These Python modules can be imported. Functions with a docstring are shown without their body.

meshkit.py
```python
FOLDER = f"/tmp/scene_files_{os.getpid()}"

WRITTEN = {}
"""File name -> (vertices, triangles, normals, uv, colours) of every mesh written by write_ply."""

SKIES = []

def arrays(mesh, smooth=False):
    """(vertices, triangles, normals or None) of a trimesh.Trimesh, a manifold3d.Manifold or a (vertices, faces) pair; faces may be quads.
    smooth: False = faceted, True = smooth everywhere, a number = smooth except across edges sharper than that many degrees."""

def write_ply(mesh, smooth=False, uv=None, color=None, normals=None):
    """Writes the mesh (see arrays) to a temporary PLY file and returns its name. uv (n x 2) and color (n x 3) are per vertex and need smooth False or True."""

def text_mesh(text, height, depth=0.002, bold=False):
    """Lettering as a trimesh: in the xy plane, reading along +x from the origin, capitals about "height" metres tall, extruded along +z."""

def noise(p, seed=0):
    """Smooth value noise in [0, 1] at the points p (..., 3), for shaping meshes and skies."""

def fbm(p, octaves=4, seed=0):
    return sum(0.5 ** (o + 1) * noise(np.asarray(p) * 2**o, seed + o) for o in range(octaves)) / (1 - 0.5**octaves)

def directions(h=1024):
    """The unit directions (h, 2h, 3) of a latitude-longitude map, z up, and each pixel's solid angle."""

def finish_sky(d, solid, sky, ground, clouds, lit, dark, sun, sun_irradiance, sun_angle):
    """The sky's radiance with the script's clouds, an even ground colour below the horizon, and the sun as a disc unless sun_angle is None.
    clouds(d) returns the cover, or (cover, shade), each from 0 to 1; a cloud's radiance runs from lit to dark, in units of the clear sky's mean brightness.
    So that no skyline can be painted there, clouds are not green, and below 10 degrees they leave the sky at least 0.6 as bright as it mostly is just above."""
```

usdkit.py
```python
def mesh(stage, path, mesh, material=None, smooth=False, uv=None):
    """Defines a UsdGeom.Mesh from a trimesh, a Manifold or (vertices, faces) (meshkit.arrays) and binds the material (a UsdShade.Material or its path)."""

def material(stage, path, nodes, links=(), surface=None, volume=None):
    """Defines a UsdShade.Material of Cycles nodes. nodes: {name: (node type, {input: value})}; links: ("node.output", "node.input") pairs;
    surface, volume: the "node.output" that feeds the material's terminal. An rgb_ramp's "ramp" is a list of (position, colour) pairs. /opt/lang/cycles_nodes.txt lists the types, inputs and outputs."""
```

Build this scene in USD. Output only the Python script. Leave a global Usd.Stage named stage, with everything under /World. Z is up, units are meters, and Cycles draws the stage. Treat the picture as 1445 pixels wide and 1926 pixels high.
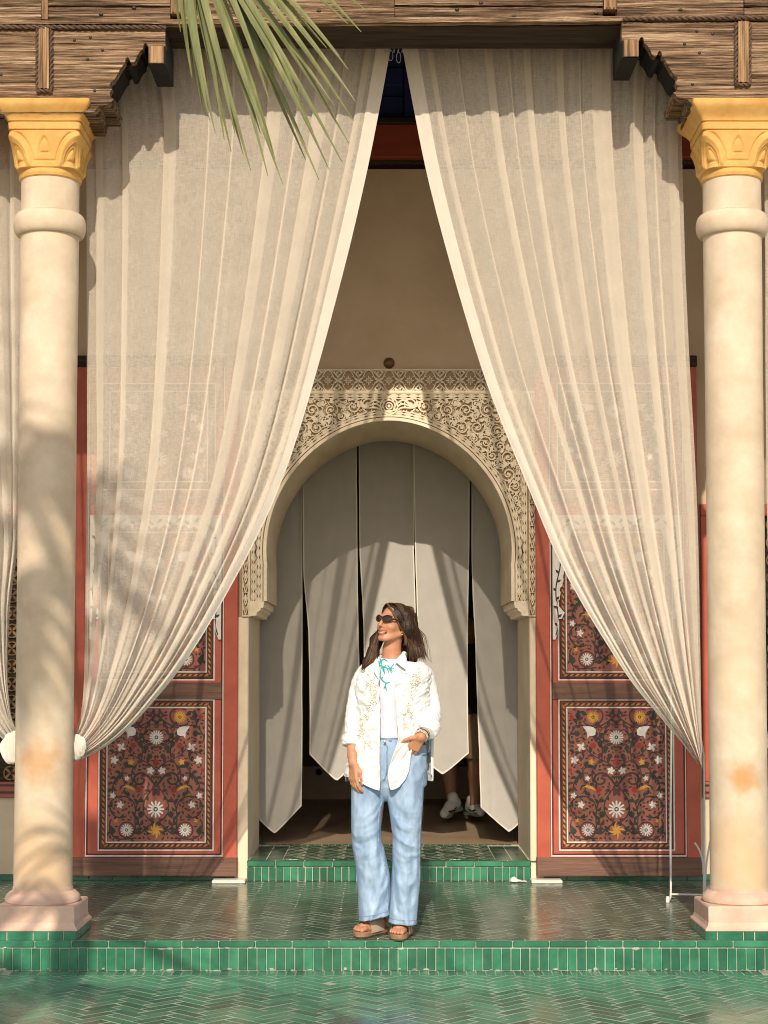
import math, random
import numpy as np, trimesh, usdkit, meshkit
from pxr import Usd, UsdGeom, UsdLux, UsdShade, Gf, Sdf
from shapely.geometry import Polygon, LineString, Point, MultiPolygon, box as sbox
from shapely.ops import unary_union
from shapely import affinity
PI = math.pi
stage = Usd.Stage.CreateInMemory()
UsdGeom.SetStageUpAxis(stage, 'Z'); UsdGeom.SetStageMetersPerUnit(stage, 1.0)
UsdGeom.Xform.Define(stage, '/World'); UsdGeom.Scope.Define(stage, '/World/Looks')
# ------------------------------------------------------------------ camera, sky, sun, exposure
FPX, CX, HOR, CAMZ = 3200.0, 722.5, 1250.0, 1.365
PITCH = math.radians(3.07)
CV = HOR - FPX * math.tan(PITCH)
cam = UsdGeom.Camera.Define(stage, '/World/camera')
cam.CreateHorizontalApertureAttr(36.0); cam.CreateVerticalApertureAttr(48.0)
cam.CreateFocalLengthAttr(36.0 * FPX / 1445.0)
cam.CreateVerticalApertureOffsetAttr((CV - 963.0) * 36.0 / 1445.0)
cam.CreateClippingRangeAttr(Gf.Vec2f(0.1, 5000.0))
cx_ = UsdGeom.Xformable(cam); cx_.AddTranslateOp().Set(Gf.Vec3d(0, 0, CAMZ)); cx_.AddRotateXOp().Set(90 + math.degrees(PITCH))
cam.CreateExposureAttr(0.10)
SUN_EL, SUN_AZ = math.radians(33.0), math.radians(182.2)        # azimuth = atan2(x, y) of the direction towards the sun
SUN_DIR = np.array([math.sin(SUN_AZ) * math.cos(SUN_EL), math.cos(SUN_AZ) * math.cos(SUN_EL), math.sin(SUN_EL)])
sky = UsdLux.DomeLight.Define(stage, '/World/sky'); sky.CreateIntensityAttr(1.0)
sky_m = usdkit.material(stage, '/World/Looks/sky', {
    't': ('sky_texture', {'sky_type': 'single_scattering', 'sun_disc': False, 'sun_elevation': SUN_EL, 'sun_rotation': SUN_AZ, 'aerosol_density': 2.0}),
    'b': ('background_shader', {'strength': 0.125})}, [('t.color', 'b.color')], surface='b.background')
UsdShade.MaterialBindingAPI.Apply(sky.GetPrim()).Bind(sky_m)
sky.GetPrim().SetCustomDataByKey('kind', 'structure')
sun = UsdLux.DistantLight.Define(stage, '/World/sun')
sun.CreateNormalizeAttr(True); sun.CreateIntensityAttr(1.05); sun.CreateAngleAttr(0.5); sun.CreateColorAttr(Gf.Vec3f(1.0, 0.89, 0.745))
_q = Gf.Rotation(Gf.Vec3d(0, 0, -1), Gf.Vec3d(*(-SUN_DIR))).GetQuat()
UsdGeom.Xformable(sun).AddOrientOp(UsdGeom.XformOp.PrecisionDouble).Set(Gf.Quatd(_q.GetReal(), _q.GetImaginary()))

# ------------------------------------------------------------------ helpers
def at(u, v, y):
    "the point at depth y that stands at photo pixel (u, v)"
    a, b = (u - CX) / FPX, (CV - v) / FPX
    d = np.array([a, math.cos(PITCH) - b * math.sin(PITCH), math.sin(PITCH) + b * math.cos(PITCH)])
    return np.array([0, 0, CAMZ]) + d * (y / d[1])
def X(u, y, v=1250): return float(at(u, v, y)[0])
def Z(v, y): return float(at(CX, v, y)[2])
_names = {}
def path_of(name, parent=None):
    base = str(parent.GetPath()) if parent is not None else '/World'
    k = (base, name); n = _names.get(k, 0); _names[k] = n + 1
    return base + '/' + name + ('' if n == 0 else '_%03d' % n)
def data(p, label=None, cat=None, group=None, kind=None):
    for k, v in (('label', label), ('category', cat), ('group', group), ('kind', kind)):
        if v: p.SetCustomDataByKey(k, v)
    return p
def thing(name, label=None, cat=None, loc=(0, 0, 0), rz=0, group=None, kind=None):
    x = UsdGeom.Xform.Define(stage, path_of(name))
    if any(loc): x.AddTranslateOp().Set(Gf.Vec3d(*map(float, loc)))
    if rz: x.AddRotateZOp().Set(math.degrees(rz))
    return data(x.GetPrim(), label, cat, group, kind)
def obj(name, mesh, m, parent=None, smooth=False, **kw):
    g = usdkit.mesh(stage, path_of(name, parent), mesh, m, smooth=smooth)
    return data(g.GetPrim(), **kw)
def ref(name, src, loc, rz=0, label=None, group=None, scale=None):
    x = UsdGeom.Xform.Define(stage, path_of(name)); x.AddTranslateOp().Set(Gf.Vec3d(*map(float, loc)))
    if rz: x.AddRotateZOp().Set(math.degrees(rz))
    if scale: x.AddScaleOp().Set(Gf.Vec3f(*scale))
    p = x.GetPrim(); p.GetReferences().AddInternalReference(src.GetPath()); p.SetInstanceable(True)
    return data(p, label, None, group)
def cat_(ms):
    return trimesh.util.concatenate([m for m in ms if m is not None])
def bx(x0, x1, y0, y1, z0, z1):
    m = trimesh.creation.box([x1 - x0, y1 - y0, z1 - z0]); m.apply_translation([(x0 + x1) / 2, (y0 + y1) / 2, (z0 + z1) / 2]); return m
def cbx(x0, x1, y0, y1, z0, z1, c=0.004):
    "a box with chamfered edges (hull)"
    pts = []
    for sx in (0, 1):
        for sy in (0, 1):
            for sz in (0, 1):
                p = np.array([(x0, x1)[sx], (y0, y1)[sy], (z0, z1)[sz]], float); s = np.array([1 - 2 * sx, 1 - 2 * sy, 1 - 2 * sz]) * c
                for k in range(3):
                    q = p + s; q[k] = p[k]; pts.append(q)
    return trimesh.convex.convex_hull(np.array(pts))
def polys(g):
    if g.is_empty: return []
    return [p for p in getattr(g, 'geoms', [g]) if p.geom_type == 'Polygon' and p.area > 1e-9]
def ext(g, yb, d):
    "extrudes a shape in the (x, z) plane from y = yb towards the viewer by d"
    out = []
    for p in polys(g):
        try: m = trimesh.creation.extrude_polygon(p, d, engine='earcut')
        except Exception: continue
        v = m.vertices.copy(); m.vertices = np.stack([v[:, 0], yb - v[:, 2], v[:, 1]], 1); out.append(m)
    return cat_(out)
def frame_(pts):
    pts = np.asarray(pts, float); t = np.gradient(pts, axis=0); t /= np.maximum(np.linalg.norm(t, axis=1, keepdims=True), 1e-9)
    n = np.zeros_like(t); a = np.array([0, 0, 1.0]) if abs(t[0][2]) < .9 else np.array([1.0, 0, 0])
    n[0] = np.cross(t[0], a); n[0] /= np.linalg.norm(n[0])
    for i in range(1, len(t)):
        q = n[i - 1] - t[i] * (n[i - 1] @ t[i]); n[i] = q / max(np.linalg.norm(q), 1e-9)
    return pts, t, n, np.cross(t, n)
def tube(pts, r, k=8, cap=True):
    pts, t, n, b = frame_(pts); r = np.broadcast_to(np.asarray(r, float), (len(pts),))
    a = np.linspace(0, 2 * PI, k, endpoint=False)
    ring = pts[:, None] + r[:, None, None] * (np.cos(a)[None, :, None] * n[:, None] + np.sin(a)[None, :, None] * b[:, None])
    return loft(ring, cap)
def loft(rings, cap=True, closed=True):
    R, k = rings.shape[:2]; v = rings.reshape(-1, 3); f = []
    kk = k if closed else k - 1
    i, j = np.meshgrid(np.arange(R - 1), np.arange(kk), indexing='ij'); i, j = i.ravel(), j.ravel(); j2 = (j + 1) % k
    f = np.vstack([np.stack([i * k + j, i * k + j2, (i + 1) * k + j2], 1), np.stack([i * k + j, (i + 1) * k + j2, (i + 1) * k + j], 1)])
    if cap and closed:
        c = len(v); v = np.vstack([v, rings[0].mean(0), rings[-1].mean(0)]); q = np.arange(k); q2 = (q + 1) % k
        f = np.vstack([f, np.stack([q2, q, np.full(k, c)], 1), np.stack([(R - 1) * k + q, (R - 1) * k + q2, np.full(k, c + 1)], 1)])
    return trimesh.Trimesh(v, f, process=False)
def grid(P):
    "mesh of an (n, m, 3) array of points"
    return loft(np.asarray(P), cap=False, closed=False)
def lathe(prof, c=(0, 0, 0), k=64):
    a = np.linspace(0, 2 * PI, k, endpoint=False)
    rings = np.array([[(c[0] + r * math.cos(t), c[1] + r * math.sin(t), c[2] + z) for t in a] for r, z in prof])
    return loft(rings)
def spline(pts, n=40):
    pts = np.asarray(pts, float); d = np.r_[0, np.cumsum(np.linalg.norm(np.diff(pts, axis=0), axis=1))]; d /= d[-1]
    if len(pts) < 3: return np.stack([np.interp(np.linspace(0, 1, n), d, pts[:, k]) for k in range(pts.shape[1])], 1)
    from scipy.interpolate import CubicSpline, PchipInterpolator
    return CubicSpline(d, pts)(np.linspace(0, 1, n))
def pch(xs, ys):
    from scipy.interpolate import PchipInterpolator
    o = np.argsort(xs); f = PchipInterpolator(np.asarray(xs, float)[o], np.asarray(ys, float)[o])
    lo, hi = min(xs), max(xs)
    return lambda q: f(np.clip(q, lo, hi))

# ------------------------------------------------------------------ materials
def pm(name, c1, c2=None, scale=6., stretch=(1, 1, 1), ramp=(.35, .65), rough=.6, spec=.4, bump=0., bscale=60., bstretch=None, bdist=.002, rand=0., island=0.,
       metal=0., coat=0., detail=6., sheen=0., stain=None, sss=0., rnoise=0., third=None, croughness=.05, crack=0.):
    N = {'p': ('principled_bsdf', {'roughness': rough, 'specular_ior_level': spec, 'metallic': metal, 'coat_weight': coat, 'coat_roughness': croughness, 'sheen_weight': sheen})}
    if sss: N['p'][1].update({'subsurface_weight': sss, 'subsurface_scale': .006, 'subsurface_radius': (1, .35, .2)})
    L = []
    N['tc'] = ('texture_coordinate', {}); N['mp'] = ('mapping', {'scale': stretch}); L.append(('tc.object', 'mp.vector'))
    col = None
    if c2 is None and not (rand or island): N['p'][1]['base_color'] = c1
    else:
        c2 = c2 or c1
        N['n'] = ('noise_texture', {'scale': scale, 'detail': detail, 'roughness': .6}); L.append(('mp.vector', 'n.vector'))
        st = [(ramp[0], c1), (ramp[1], c2)] + ([(min(ramp[1] + .12, 1), third)] if third else [])
        N['r'] = ('rgb_ramp', {'ramp': st}); L.append(('n.fac', 'r.fac')); col = 'r.color'
        if rand or island:
            N['oi'] = ('object_info', {}); N['ge'] = ('geometry', {}); N['ad'] = ('math', {'math_type': 'add'}); N['fr'] = ('math', {'math_type': 'fraction'})
            L += [('oi.random', 'ad.value1'), ('ge.random_per_island', 'ad.value2'), ('ad.value', 'fr.value1')]
            N['mr'] = ('map_range', {'to_min': 1 - (rand or island), 'to_max': 1 + (rand or island)}); L.append(('fr.value', 'mr.value'))
            N['hs'] = ('hsv', {}); L += [(col, 'hs.color'), ('mr.result', 'hs.value')]; col = 'hs.color'
        if crack:   # thin dark splits along the grain
            N['cm'] = ('mapping', {'scale': tuple(q * (.5, 1., 1.6)[i] for i, q in enumerate(stretch))}); N['cn'] = ('noise_texture', {'scale': scale * .9, 'detail': 8., 'roughness': .62, 'distortion': .4})
            N['cr'] = ('rgb_ramp', {'ramp': [(.0, (1, 1, 1)), (.465, (1, 1, 1)), (.492, (.12, .10, .09)), (.505, (.10, .08, .07)), (.53, (1, 1, 1)), (1, (1, 1, 1))]}); N['cx'] = ('mix_color', {'blend_type': 'multiply', 'fac': crack})
            L += [('tc.object', 'cm.vector'), ('cm.vector', 'cn.vector'), ('cn.fac', 'cr.fac'), (col, 'cx.a'), ('cr.color', 'cx.b')]; col = 'cx.result'
        if stain:   # (centre, radius, colour, strength): a rust or damp mark of its own shape
            for i, (c, r, sc, k) in enumerate(stain):
                N['sd%d' % i] = ('vector_math', {'math_type': 'distance', 'vector2': c}); N['sn%d' % i] = ('noise_texture', {'scale': 14., 'detail': 5.})
                N['sa%d' % i] = ('math', {'math_type': 'multiply_add', 'value2': r * 1.1, 'value3': -r * .55}); N['sb%d' % i] = ('math', {'math_type': 'add'})
                N['sm%d' % i] = ('map_range', {'range_type': 'smoothstep', 'from_min': r, 'from_max': r * .12, 'to_min': 0., 'to_max': k}); N['sx%d' % i] = ('mix_color', {'b': sc})
                L += [('tc.object', 'sd%d.vector1' % i), ('tc.object', 'sn%d.vector' % i), ('sn%d.fac' % i, 'sa%d.value1' % i), ('sd%d.value' % i, 'sb%d.value1' % i), ('sa%d.value' % i, 'sb%d.value2' % i),
                      ('sb%d.value' % i, 'sm%d.value' % i), ('sm%d.result' % i, 'sx%d.fac' % i), (col, 'sx%d.a' % i)]
                col = 'sx%d.result' % i
        L.append((col, 'p.base_color'))
    if bump:
        N['bm'] = ('mapping', {'scale': bstretch or stretch}); N['bn'] = ('noise_texture', {'scale': bscale, 'detail': 5., 'roughness': .65}); N['bu'] = ('bump', {'strength': bump, 'distance': bdist})
        L += [('tc.object', 'bm.vector'), ('bm.vector', 'bn.vector'), ('bn.fac', 'bu.height'), ('bu.normal', 'p.normal')]
    if rnoise:
        N['rn'] = ('noise_texture', {'scale': 5., 'detail': 4.}); N['rr'] = ('map_range', {'from_min': .3, 'from_max': .7, 'to_min': max(rough - rnoise, .02), 'to_max': rough + rnoise})
        L += [('tc.object', 'rn.vector'), ('rn.fac', 'rr.value'), ('rr.result', 'p.roughness')]
    return usdkit.material(stage, '/World/Looks/' + name, N, L, surface='p.BSDF')
def fabric(name, col, a0, a1, trans=.35, wscale=260., rough=.9):
    "woven cloth: threads with gaps between them"
    N = {'tc': ('texture_coordinate', {}), 'm1': ('mapping', {'scale': (1., 1., .12)}), 'm2': ('mapping', {'scale': (.12, .12, 1.)}),
         'n1': ('noise_texture', {'scale': wscale, 'detail': 2.}), 'n2': ('noise_texture', {'scale': wscale, 'detail': 2.}), 'nb': ('noise_texture', {'scale': 9., 'detail': 4.}),
         'a': ('math', {'math_type': 'add'}), 'mr': ('map_range', {'from_min': .7, 'from_max': 1.3, 'to_min': a0, 'to_max': a1, 'clamp': True}),
         'cr': ('rgb_ramp', {'ramp': [(.3, tuple(c * .93 for c in col)), (.7, col)]}),
         't': ('transparent_bsdf', {}), 'd': ('diffuse_bsdf', {'roughness': rough}), 'tl': ('translucent_bsdf', {}), 'dt': ('mix_closure', {'fac': trans}), 'mx': ('mix_closure', {})}
    L = [('tc.object', 'm1.vector'), ('tc.object', 'm2.vector'), ('m1.vector', 'n1.vector'), ('m2.vector', 'n2.vector'), ('n1.fac', 'a.value1'), ('n2.fac', 'a.value2'), ('a.value', 'mr.value'),
         ('tc.object', 'nb.vector'), ('nb.fac', 'cr.fac'), ('cr.color', 'd.color'), ('cr.color', 'tl.color'), ('d.BSDF', 'dt.closure1'), ('tl.BSDF', 'dt.closure2'),
         ('mr.result', 'mx.fac'), ('t.BSDF', 'mx.closure1'), ('dt.closure', 'mx.closure2')]
    return usdkit.material(stage, '/World/Looks/' + name, N, L, surface='mx.closure')
M = {}
M['tile_low'] = pm('glazed_tile_courtyard', (.022, .105, .057), (.056, .165, .094), scale=3.5, rough=.21, spec=.55, rand=.38, bump=.25, bscale=25, bdist=.003, rnoise=.06, third=(.08, .13, .07))
M['tile_up'] = pm('glazed_tile_terrace', (.036, .072, .042), (.070, .105, .064), scale=2.2, rough=.19, spec=.55, rand=.3, bump=.25, bscale=22, bdist=.003, rnoise=.05, third=(.11, .115, .075))
M['tile_riser'] = pm('glazed_tile_riser', (.010, .105, .052), (.030, .175, .092), scale=8, rough=.16, spec=.5, rand=.34, bump=.3, bscale=30, bdist=.003)
M['grout'] = pm('grout', (.34, .33, .25), (.58, .55, .43), scale=5, rough=.85, bump=.3)
M['grout_low'] = pm('courtyard_grout', (.22, .23, .175), (.44, .44, .35), scale=4, rough=.8, bump=.3)
M['ground'] = pm('warm_gravel_ground', (.36, .27, .18), (.46, .35, .24), scale=3, rough=.95)
M['plaster'] = pm('ochre_plaster', (.47, .345, .22), (.555, .42, .28), scale=1.6, rough=.85, spec=.2, bump=.35, bscale=7, bdist=.01)
M['plaster_low'] = pm('cream_plaster', (.52, .42, .29), (.60, .49, .35), scale=2, rough=.85, spec=.2, bump=.2, bscale=14)
M['stucco'] = pm('carved_stucco', (.70, .58, .41), (.80, .68, .50), scale=7, rough=.8, spec=.2, bump=.2, bscale=60)
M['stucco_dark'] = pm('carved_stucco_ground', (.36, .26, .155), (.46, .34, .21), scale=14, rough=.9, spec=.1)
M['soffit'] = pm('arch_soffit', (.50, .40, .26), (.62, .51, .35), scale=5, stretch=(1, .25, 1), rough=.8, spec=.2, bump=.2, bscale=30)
M['wood'] = pm('weathered_wood', (.055, .031, .018), (.265, .165, .092), scale=8., stretch=(.34, 6, 9), ramp=(.36, .54), rough=.8, spec=.2, bump=1., bscale=8.5, bstretch=(.34, 5, 10), bdist=.022, detail=12., third=(.44, .31, .195), rand=.25, crack=.85)
M['wood_v'] = pm('weathered_batten', (.10, .055, .025), (.36, .22, .11), scale=6, stretch=(8, 6, .5), ramp=(.38, .6), rough=.75, spec=.2, bump=.8, bscale=7, bstretch=(10, 6, .6), bdist=.008, detail=10., third=(.46, .32, .19))
M['wood_dark'] = pm('aged_dark_wood', (.022, .014, .009), (.06, .04, .025), scale=6, stretch=(.5, 6, 8), rough=.8, spec=.2, bump=.6, bscale=8, bdist=.006)
M['wood_rope'] = pm('rope_moulding_wood', (.05, .026, .015), (.12, .07, .04), scale=30, rough=.7, bump=.4)
M['ochre'] = pm('ochre_capital', (.53, .275, .072), (.70, .41, .125), scale=5.5, rough=.75, spec=.25, bump=.45, bscale=16, bdist=.006, third=(.76, .50, .19))
M['red'] = pm('red_door_paint', (.36, .066, .036), (.45, .095, .052), scale=4, rough=.42, spec=.4, bump=.15, bscale=18)
M['red_field'] = pm('pink_red_panel', (.27, .088, .060), (.34, .118, .078), scale=3, rough=.45, spec=.35)
M['dark_red'] = pm('dark_red_paint', (.045, .007, .005), (.075, .012, .008), scale=8, rough=.4)
M['red_beam'] = pm('red_beam', (.21, .035, .016), (.30, .055, .025), scale=3, stretch=(.5, 3, 6), rough=.45, bump=.2, bscale=20)
M['white_paint'] = pm('white_paint', (.62, .57, .50), (.74, .70, .64), scale=25, rough=.5)
M['ink'] = pm('dark_green_paint', (.016, .02, .014), (.035, .04, .026), scale=20, rough=.45)
M['plum'] = pm('plum_paint', (.06, .016, .022), (.09, .025, .03), scale=20, rough=.45)
M['yellow'] = pm('yellow_paint', (.58, .27, .03), (.68, .36, .06), scale=20, rough=.45)
M['red_bud'] = pm('crimson_paint', (.27, .018, .014), (.32, .03, .02), scale=20, rough=.45)
M['rail'] = pm('brown_rail', (.11, .050, .032), (.19, .095, .06), scale=5, stretch=(.5, 4, 8), rough=.5, bump=.5, bscale=8, bdist=.006)
M['blue'] = pm('blue_paint', (.010, .016, .07), (.018, .03, .12), scale=4, rough=.5)
M['marble'] = pm('white_marble', (.62, .56, .46), (.72, .66, .56), scale=5, rough=.4)
M['stone_pink'] = pm('pink_stone', (.52, .34, .25), (.66, .47, .35), scale=5, rough=.6, spec=.3, bump=.5, bscale=22, bdist=.006, third=(.70, .54, .42))
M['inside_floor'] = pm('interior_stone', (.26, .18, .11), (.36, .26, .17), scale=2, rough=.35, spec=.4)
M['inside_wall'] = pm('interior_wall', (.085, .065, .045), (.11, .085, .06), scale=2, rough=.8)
M['black'] = pm('black_iron', (.012, .011, .01), rough=.5)
M['iron_white'] = pm('pale_iron', (.55, .53, .47), (.62, .60, .55), scale=20, rough=.45)
M['curtain'] = fabric('sheer_linen', (.735, .665, .56), .50, .80, trans=.24)
M['curtain_hem'] = fabric('linen_hem', (.84, .78, .68), .90, .98, trans=.25)
M['noren'] = fabric('grey_linen', (.535, .505, .455), .93, .99, trans=.10, wscale=180.)
M['noren_hem'] = pm('pale_stitched_hem', (.60, .56, .47), rough=.9)
M['knot'] = fabric('knotted_linen', (.80, .74, .64), .96, 1.0, trans=.2)
# ------------------------------------------------------------------ ground, courtyard, terrace, threshold
TW, HW, TL, YF = 0.0466, 0.0612, 0.1836, 8.50        # tile width, length, front of the step
ZL = -0.147
ZT = 0.127
YW = 10.85; YB = 11.80
rng = np.random.default_rng(7)
def tile_mesh(c, ang, L, W, z, th=.006, j=None, tilt=.0022, e=.0022):
    "one glazed tile: a flat top with worn, lowered edges"
    a, b = L / 2 - (j or rng.uniform(.0022, .0062)), W / 2 - (j or rng.uniform(.0020, .0052))
    v = np.array([[-a, -b, -th], [a, -b, -th], [a, b, -th], [-a, b, -th], [-a + e, -b + e, 0], [a - e, -b + e, 0], [a - e, b - e, 0], [-a + e, b - e, 0]], float)
    v[4:, 2] += .0004 + abs(rng.normal(0, tilt * .12)) + v[4:, 0] * rng.normal(0, tilt) + v[4:, 1] * rng.normal(0, tilt * 1.6)
    v[:, :2] += rng.normal(0, .0006, 2)
    co, si = math.cos(ang), math.sin(ang)
    v = np.stack([c[0] + v[:, 0] * co - v[:, 1] * si, c[1] + v[:, 0] * si + v[:, 1] * co, z + v[:, 2]], 1)
    f = [[4, 5, 6], [4, 6, 7]] + [t for i in range(4) for t in ([i, (i + 1) % 4, 4 + (i + 1) % 4], [i, 4 + (i + 1) % 4, 4 + i])]
    return trimesh.Trimesh(v, np.array(f), process=False)
def cut_tile(c, ang, z, rect):
    "a floor tile, hand-laid a little crooked, cut where it meets the border"
    a, b = TL / 2 - rng.uniform(.0018, .0058), HW / 2 - rng.uniform(.0018, .0050); ang = ang + rng.normal(0, .012); c = np.array(c) + rng.normal(0, .0011, 2)
    co, si = math.cos(ang), math.sin(ang); ch = rng.uniform(.002, .006)
    q = [(-a + ch, -b), (a, -b), (a, b - ch * .6), (a - ch, b), (-a, b), (-a, -b + ch)]
    pg = Polygon([(c[0] + x * co - y * si, c[1] + x * si + y * co) for x, y in q]).intersection(rect)
    if pg.geom_type != 'Polygon' or pg.area < 4e-5: return None
    r = np.array(pg.exterior.coords)[:-1]; r = r if pg.exterior.is_ccw else r[::-1]; n = len(r); m = r.mean(0); t = rng.normal(0, .0022, 2); lift = .0002 + abs(rng.normal(0, .0003))
    zt = lambda k: z + lift + (m + (r - m) * k - m) @ t
    ins = m + (r - m) * (1 - .0016 / np.maximum(np.linalg.norm(r - m, axis=1, keepdims=True), .004))
    v = np.vstack([np.column_stack([r, np.full(n, z - .004)]), np.column_stack([ins, z + lift + (ins - m) @ t])])
    i = np.arange(n); j = (i + 1) % n
    f = np.vstack([np.stack([i, j, n + j], 1), np.stack([i, n + j, n + i], 1), np.stack([np.full(n - 2, n), n + np.arange(1, n - 1), n + np.arange(2, n)], 1)])
    return trimesh.Trimesh(v, f, process=False)
def herring(x0, x1, y0, y1, origin=(0, 0)):
    out, n, r = [], 3, math.sqrt(.5)
    K = int((x1 - x0 + y1 - y0) / HW * 1.1) + 10; g = .1
    for m in range(-K // 4, K // 4 + 1):
        for k in range(-K, K + 1):
            for (px, py, ang) in ((k + 6 * m + 1.5, k + .5, PI / 4), (k + 6 * m + .5, k + 1 + 1.5, -PI / 4 + PI)):
                gx, gy = px * HW, py * HW
                cx, cy = origin[0] + (gx - gy) * r, origin[1] + (gx + gy) * r
                if x0 - g < cx < x1 + g and y0 - g < cy < y1 + g: out.append((cx, cy, ang))
    return out, sbox(x0, y0, x1, y1)
def lay(parent, laid, z, mat, focus, half_view):
    "the 300 tiles that show largest are pieces, the rest one piece"
    tiles, rect = laid; made = [(t, cut_tile(t[:2], t[2], z, rect)) for t in tiles]; made = [q for q in made if q[1] is not None]
    vis = sorted([q for q in made if abs(q[0][0]) < half_view * q[0][1] and q[0][1] > 7.1], key=lambda q: q[0][1]); near = set(id(q[1]) for q in vis[:focus]); rest = []
    for t, me in made:
        if id(me) in near: obj('tile', me, mat, parent)
        else: rest.append(me)
    if rest: obj('far_tiles', cat_(rest), mat, parent, kind='stuff')
def slab(x0, x1, y0, y1, z0, z1): return bx(x0, x1, y0, y1, z0, z1)
obj('ground', grid(np.array([[(-900, -900, ZL - .012), (900, -900, ZL - .012)], [(-900, 900, ZL - .012), (900, 900, ZL - .012)]], float).transpose(1, 0, 2)[::-1]), M['ground'], kind='structure')
court = thing('courtyard_floor', kind='structure')
obj('grout_bed', slab(-5.2, 5.2, 4.6, YF + .02, ZL - .06, ZL - .0002), M['grout_low'], court)
lay(court, herring(-5.1, 5.1, 4.7, YF - .122, (0.01, 7.0)), ZL, M['tile_low'], 300, .232)
for k in range(-106, 107):       # header course along the foot of the step
    me = tile_mesh((k * TW + .01, YF - .062), PI / 2 + rng.normal(0, .02), .118, TW, ZL + .0006, j=.0022, e=.0003)
    if abs(k) < 40: obj('header_tile', me, M['tile_low'], court)
    elif abs(k) == 40: pass
    else: court_rest = me if k == -106 else cat_([court_rest, me])
obj('far_header_tiles', court_rest, M['tile_low'], court, kind='stuff')

def riser(parent, x0, x1, yf, z0, z1, zs, wt, vis=42):
    "a step front of upright tiles with a row of long edge tiles above"
    n = int(round((x1 - x0) / wt)); w = (x1 - x0) / n; rest = []
    for i in range(n):
        c = x0 + (i + .5) * w; jw = rng.uniform(.0015, .0028)
        me = cbx(c - w / 2 + jw, c + w / 2 - jw, yf - .004 + rng.normal(0, .0007), yf + .01, z0 + .002 + abs(rng.normal(0, .0012)), zs - .0025 - abs(rng.normal(0, .0008)), .0025)
        if abs(c) < 2.02: obj('riser_tile', me, M['tile_riser'], parent)
        else: rest.append(me)
    le = .183; n = int(round((x1 - x0) / le)); w = (x1 - x0) / n
    for i in range(n):
        c = x0 + (i + .5) * w
        me = cbx(c - w / 2 + .002, c + w / 2 - .002, yf - .006 + rng.normal(0, .0008), yf + .01, zs + .002, z1 - .001, .004)
        if abs(c) < 2.1: obj('edge_tile', me, M['tile_riser'], parent)
        else: rest.append(me)
    if rest: obj('far_riser_tiles', cat_(rest), M['tile_riser'], parent, kind='stuff')
crumbs = []
for i in range(70):
    x_ = rng.uniform(-2.2, 2.2); k_ = trimesh.creation.icosphere(1, 1.0); q_ = rng.uniform(.002, .010)
    k_.vertices = k_.vertices * [q_ * rng.uniform(.8, 2.6), .004, q_ * rng.uniform(.5, 1.0)] * (1 + rng.normal(0, .12, (len(k_.vertices), 1))) + [x_, YF - .0035, ZL + rng.uniform(0, .012) if rng.random() < .75 else -.034 + rng.normal(0, .003)]; crumbs.append(k_)
obj('grout_smears', cat_(crumbs), M['grout_low'], court, kind='stuff')
terr = thing('terrace', kind='structure')
obj('grout_bed', slab(-5.2, 5.2, YF + .001, YW, ZL - .05, -.0005), M['grout_low'], terr)
riser(terr, -5.0, 5.0, YF, ZL, .0, -.034, TW)
for i in range(-27, 28):          # flat edge course along the terrace front
    obj('border_tile', tile_mesh((i * .183 + .06, YF + .030), 0, .183, .060, .0004, j=.002, e=.0003), M['tile_up'], terr) if abs(i) < 12 else None
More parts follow.
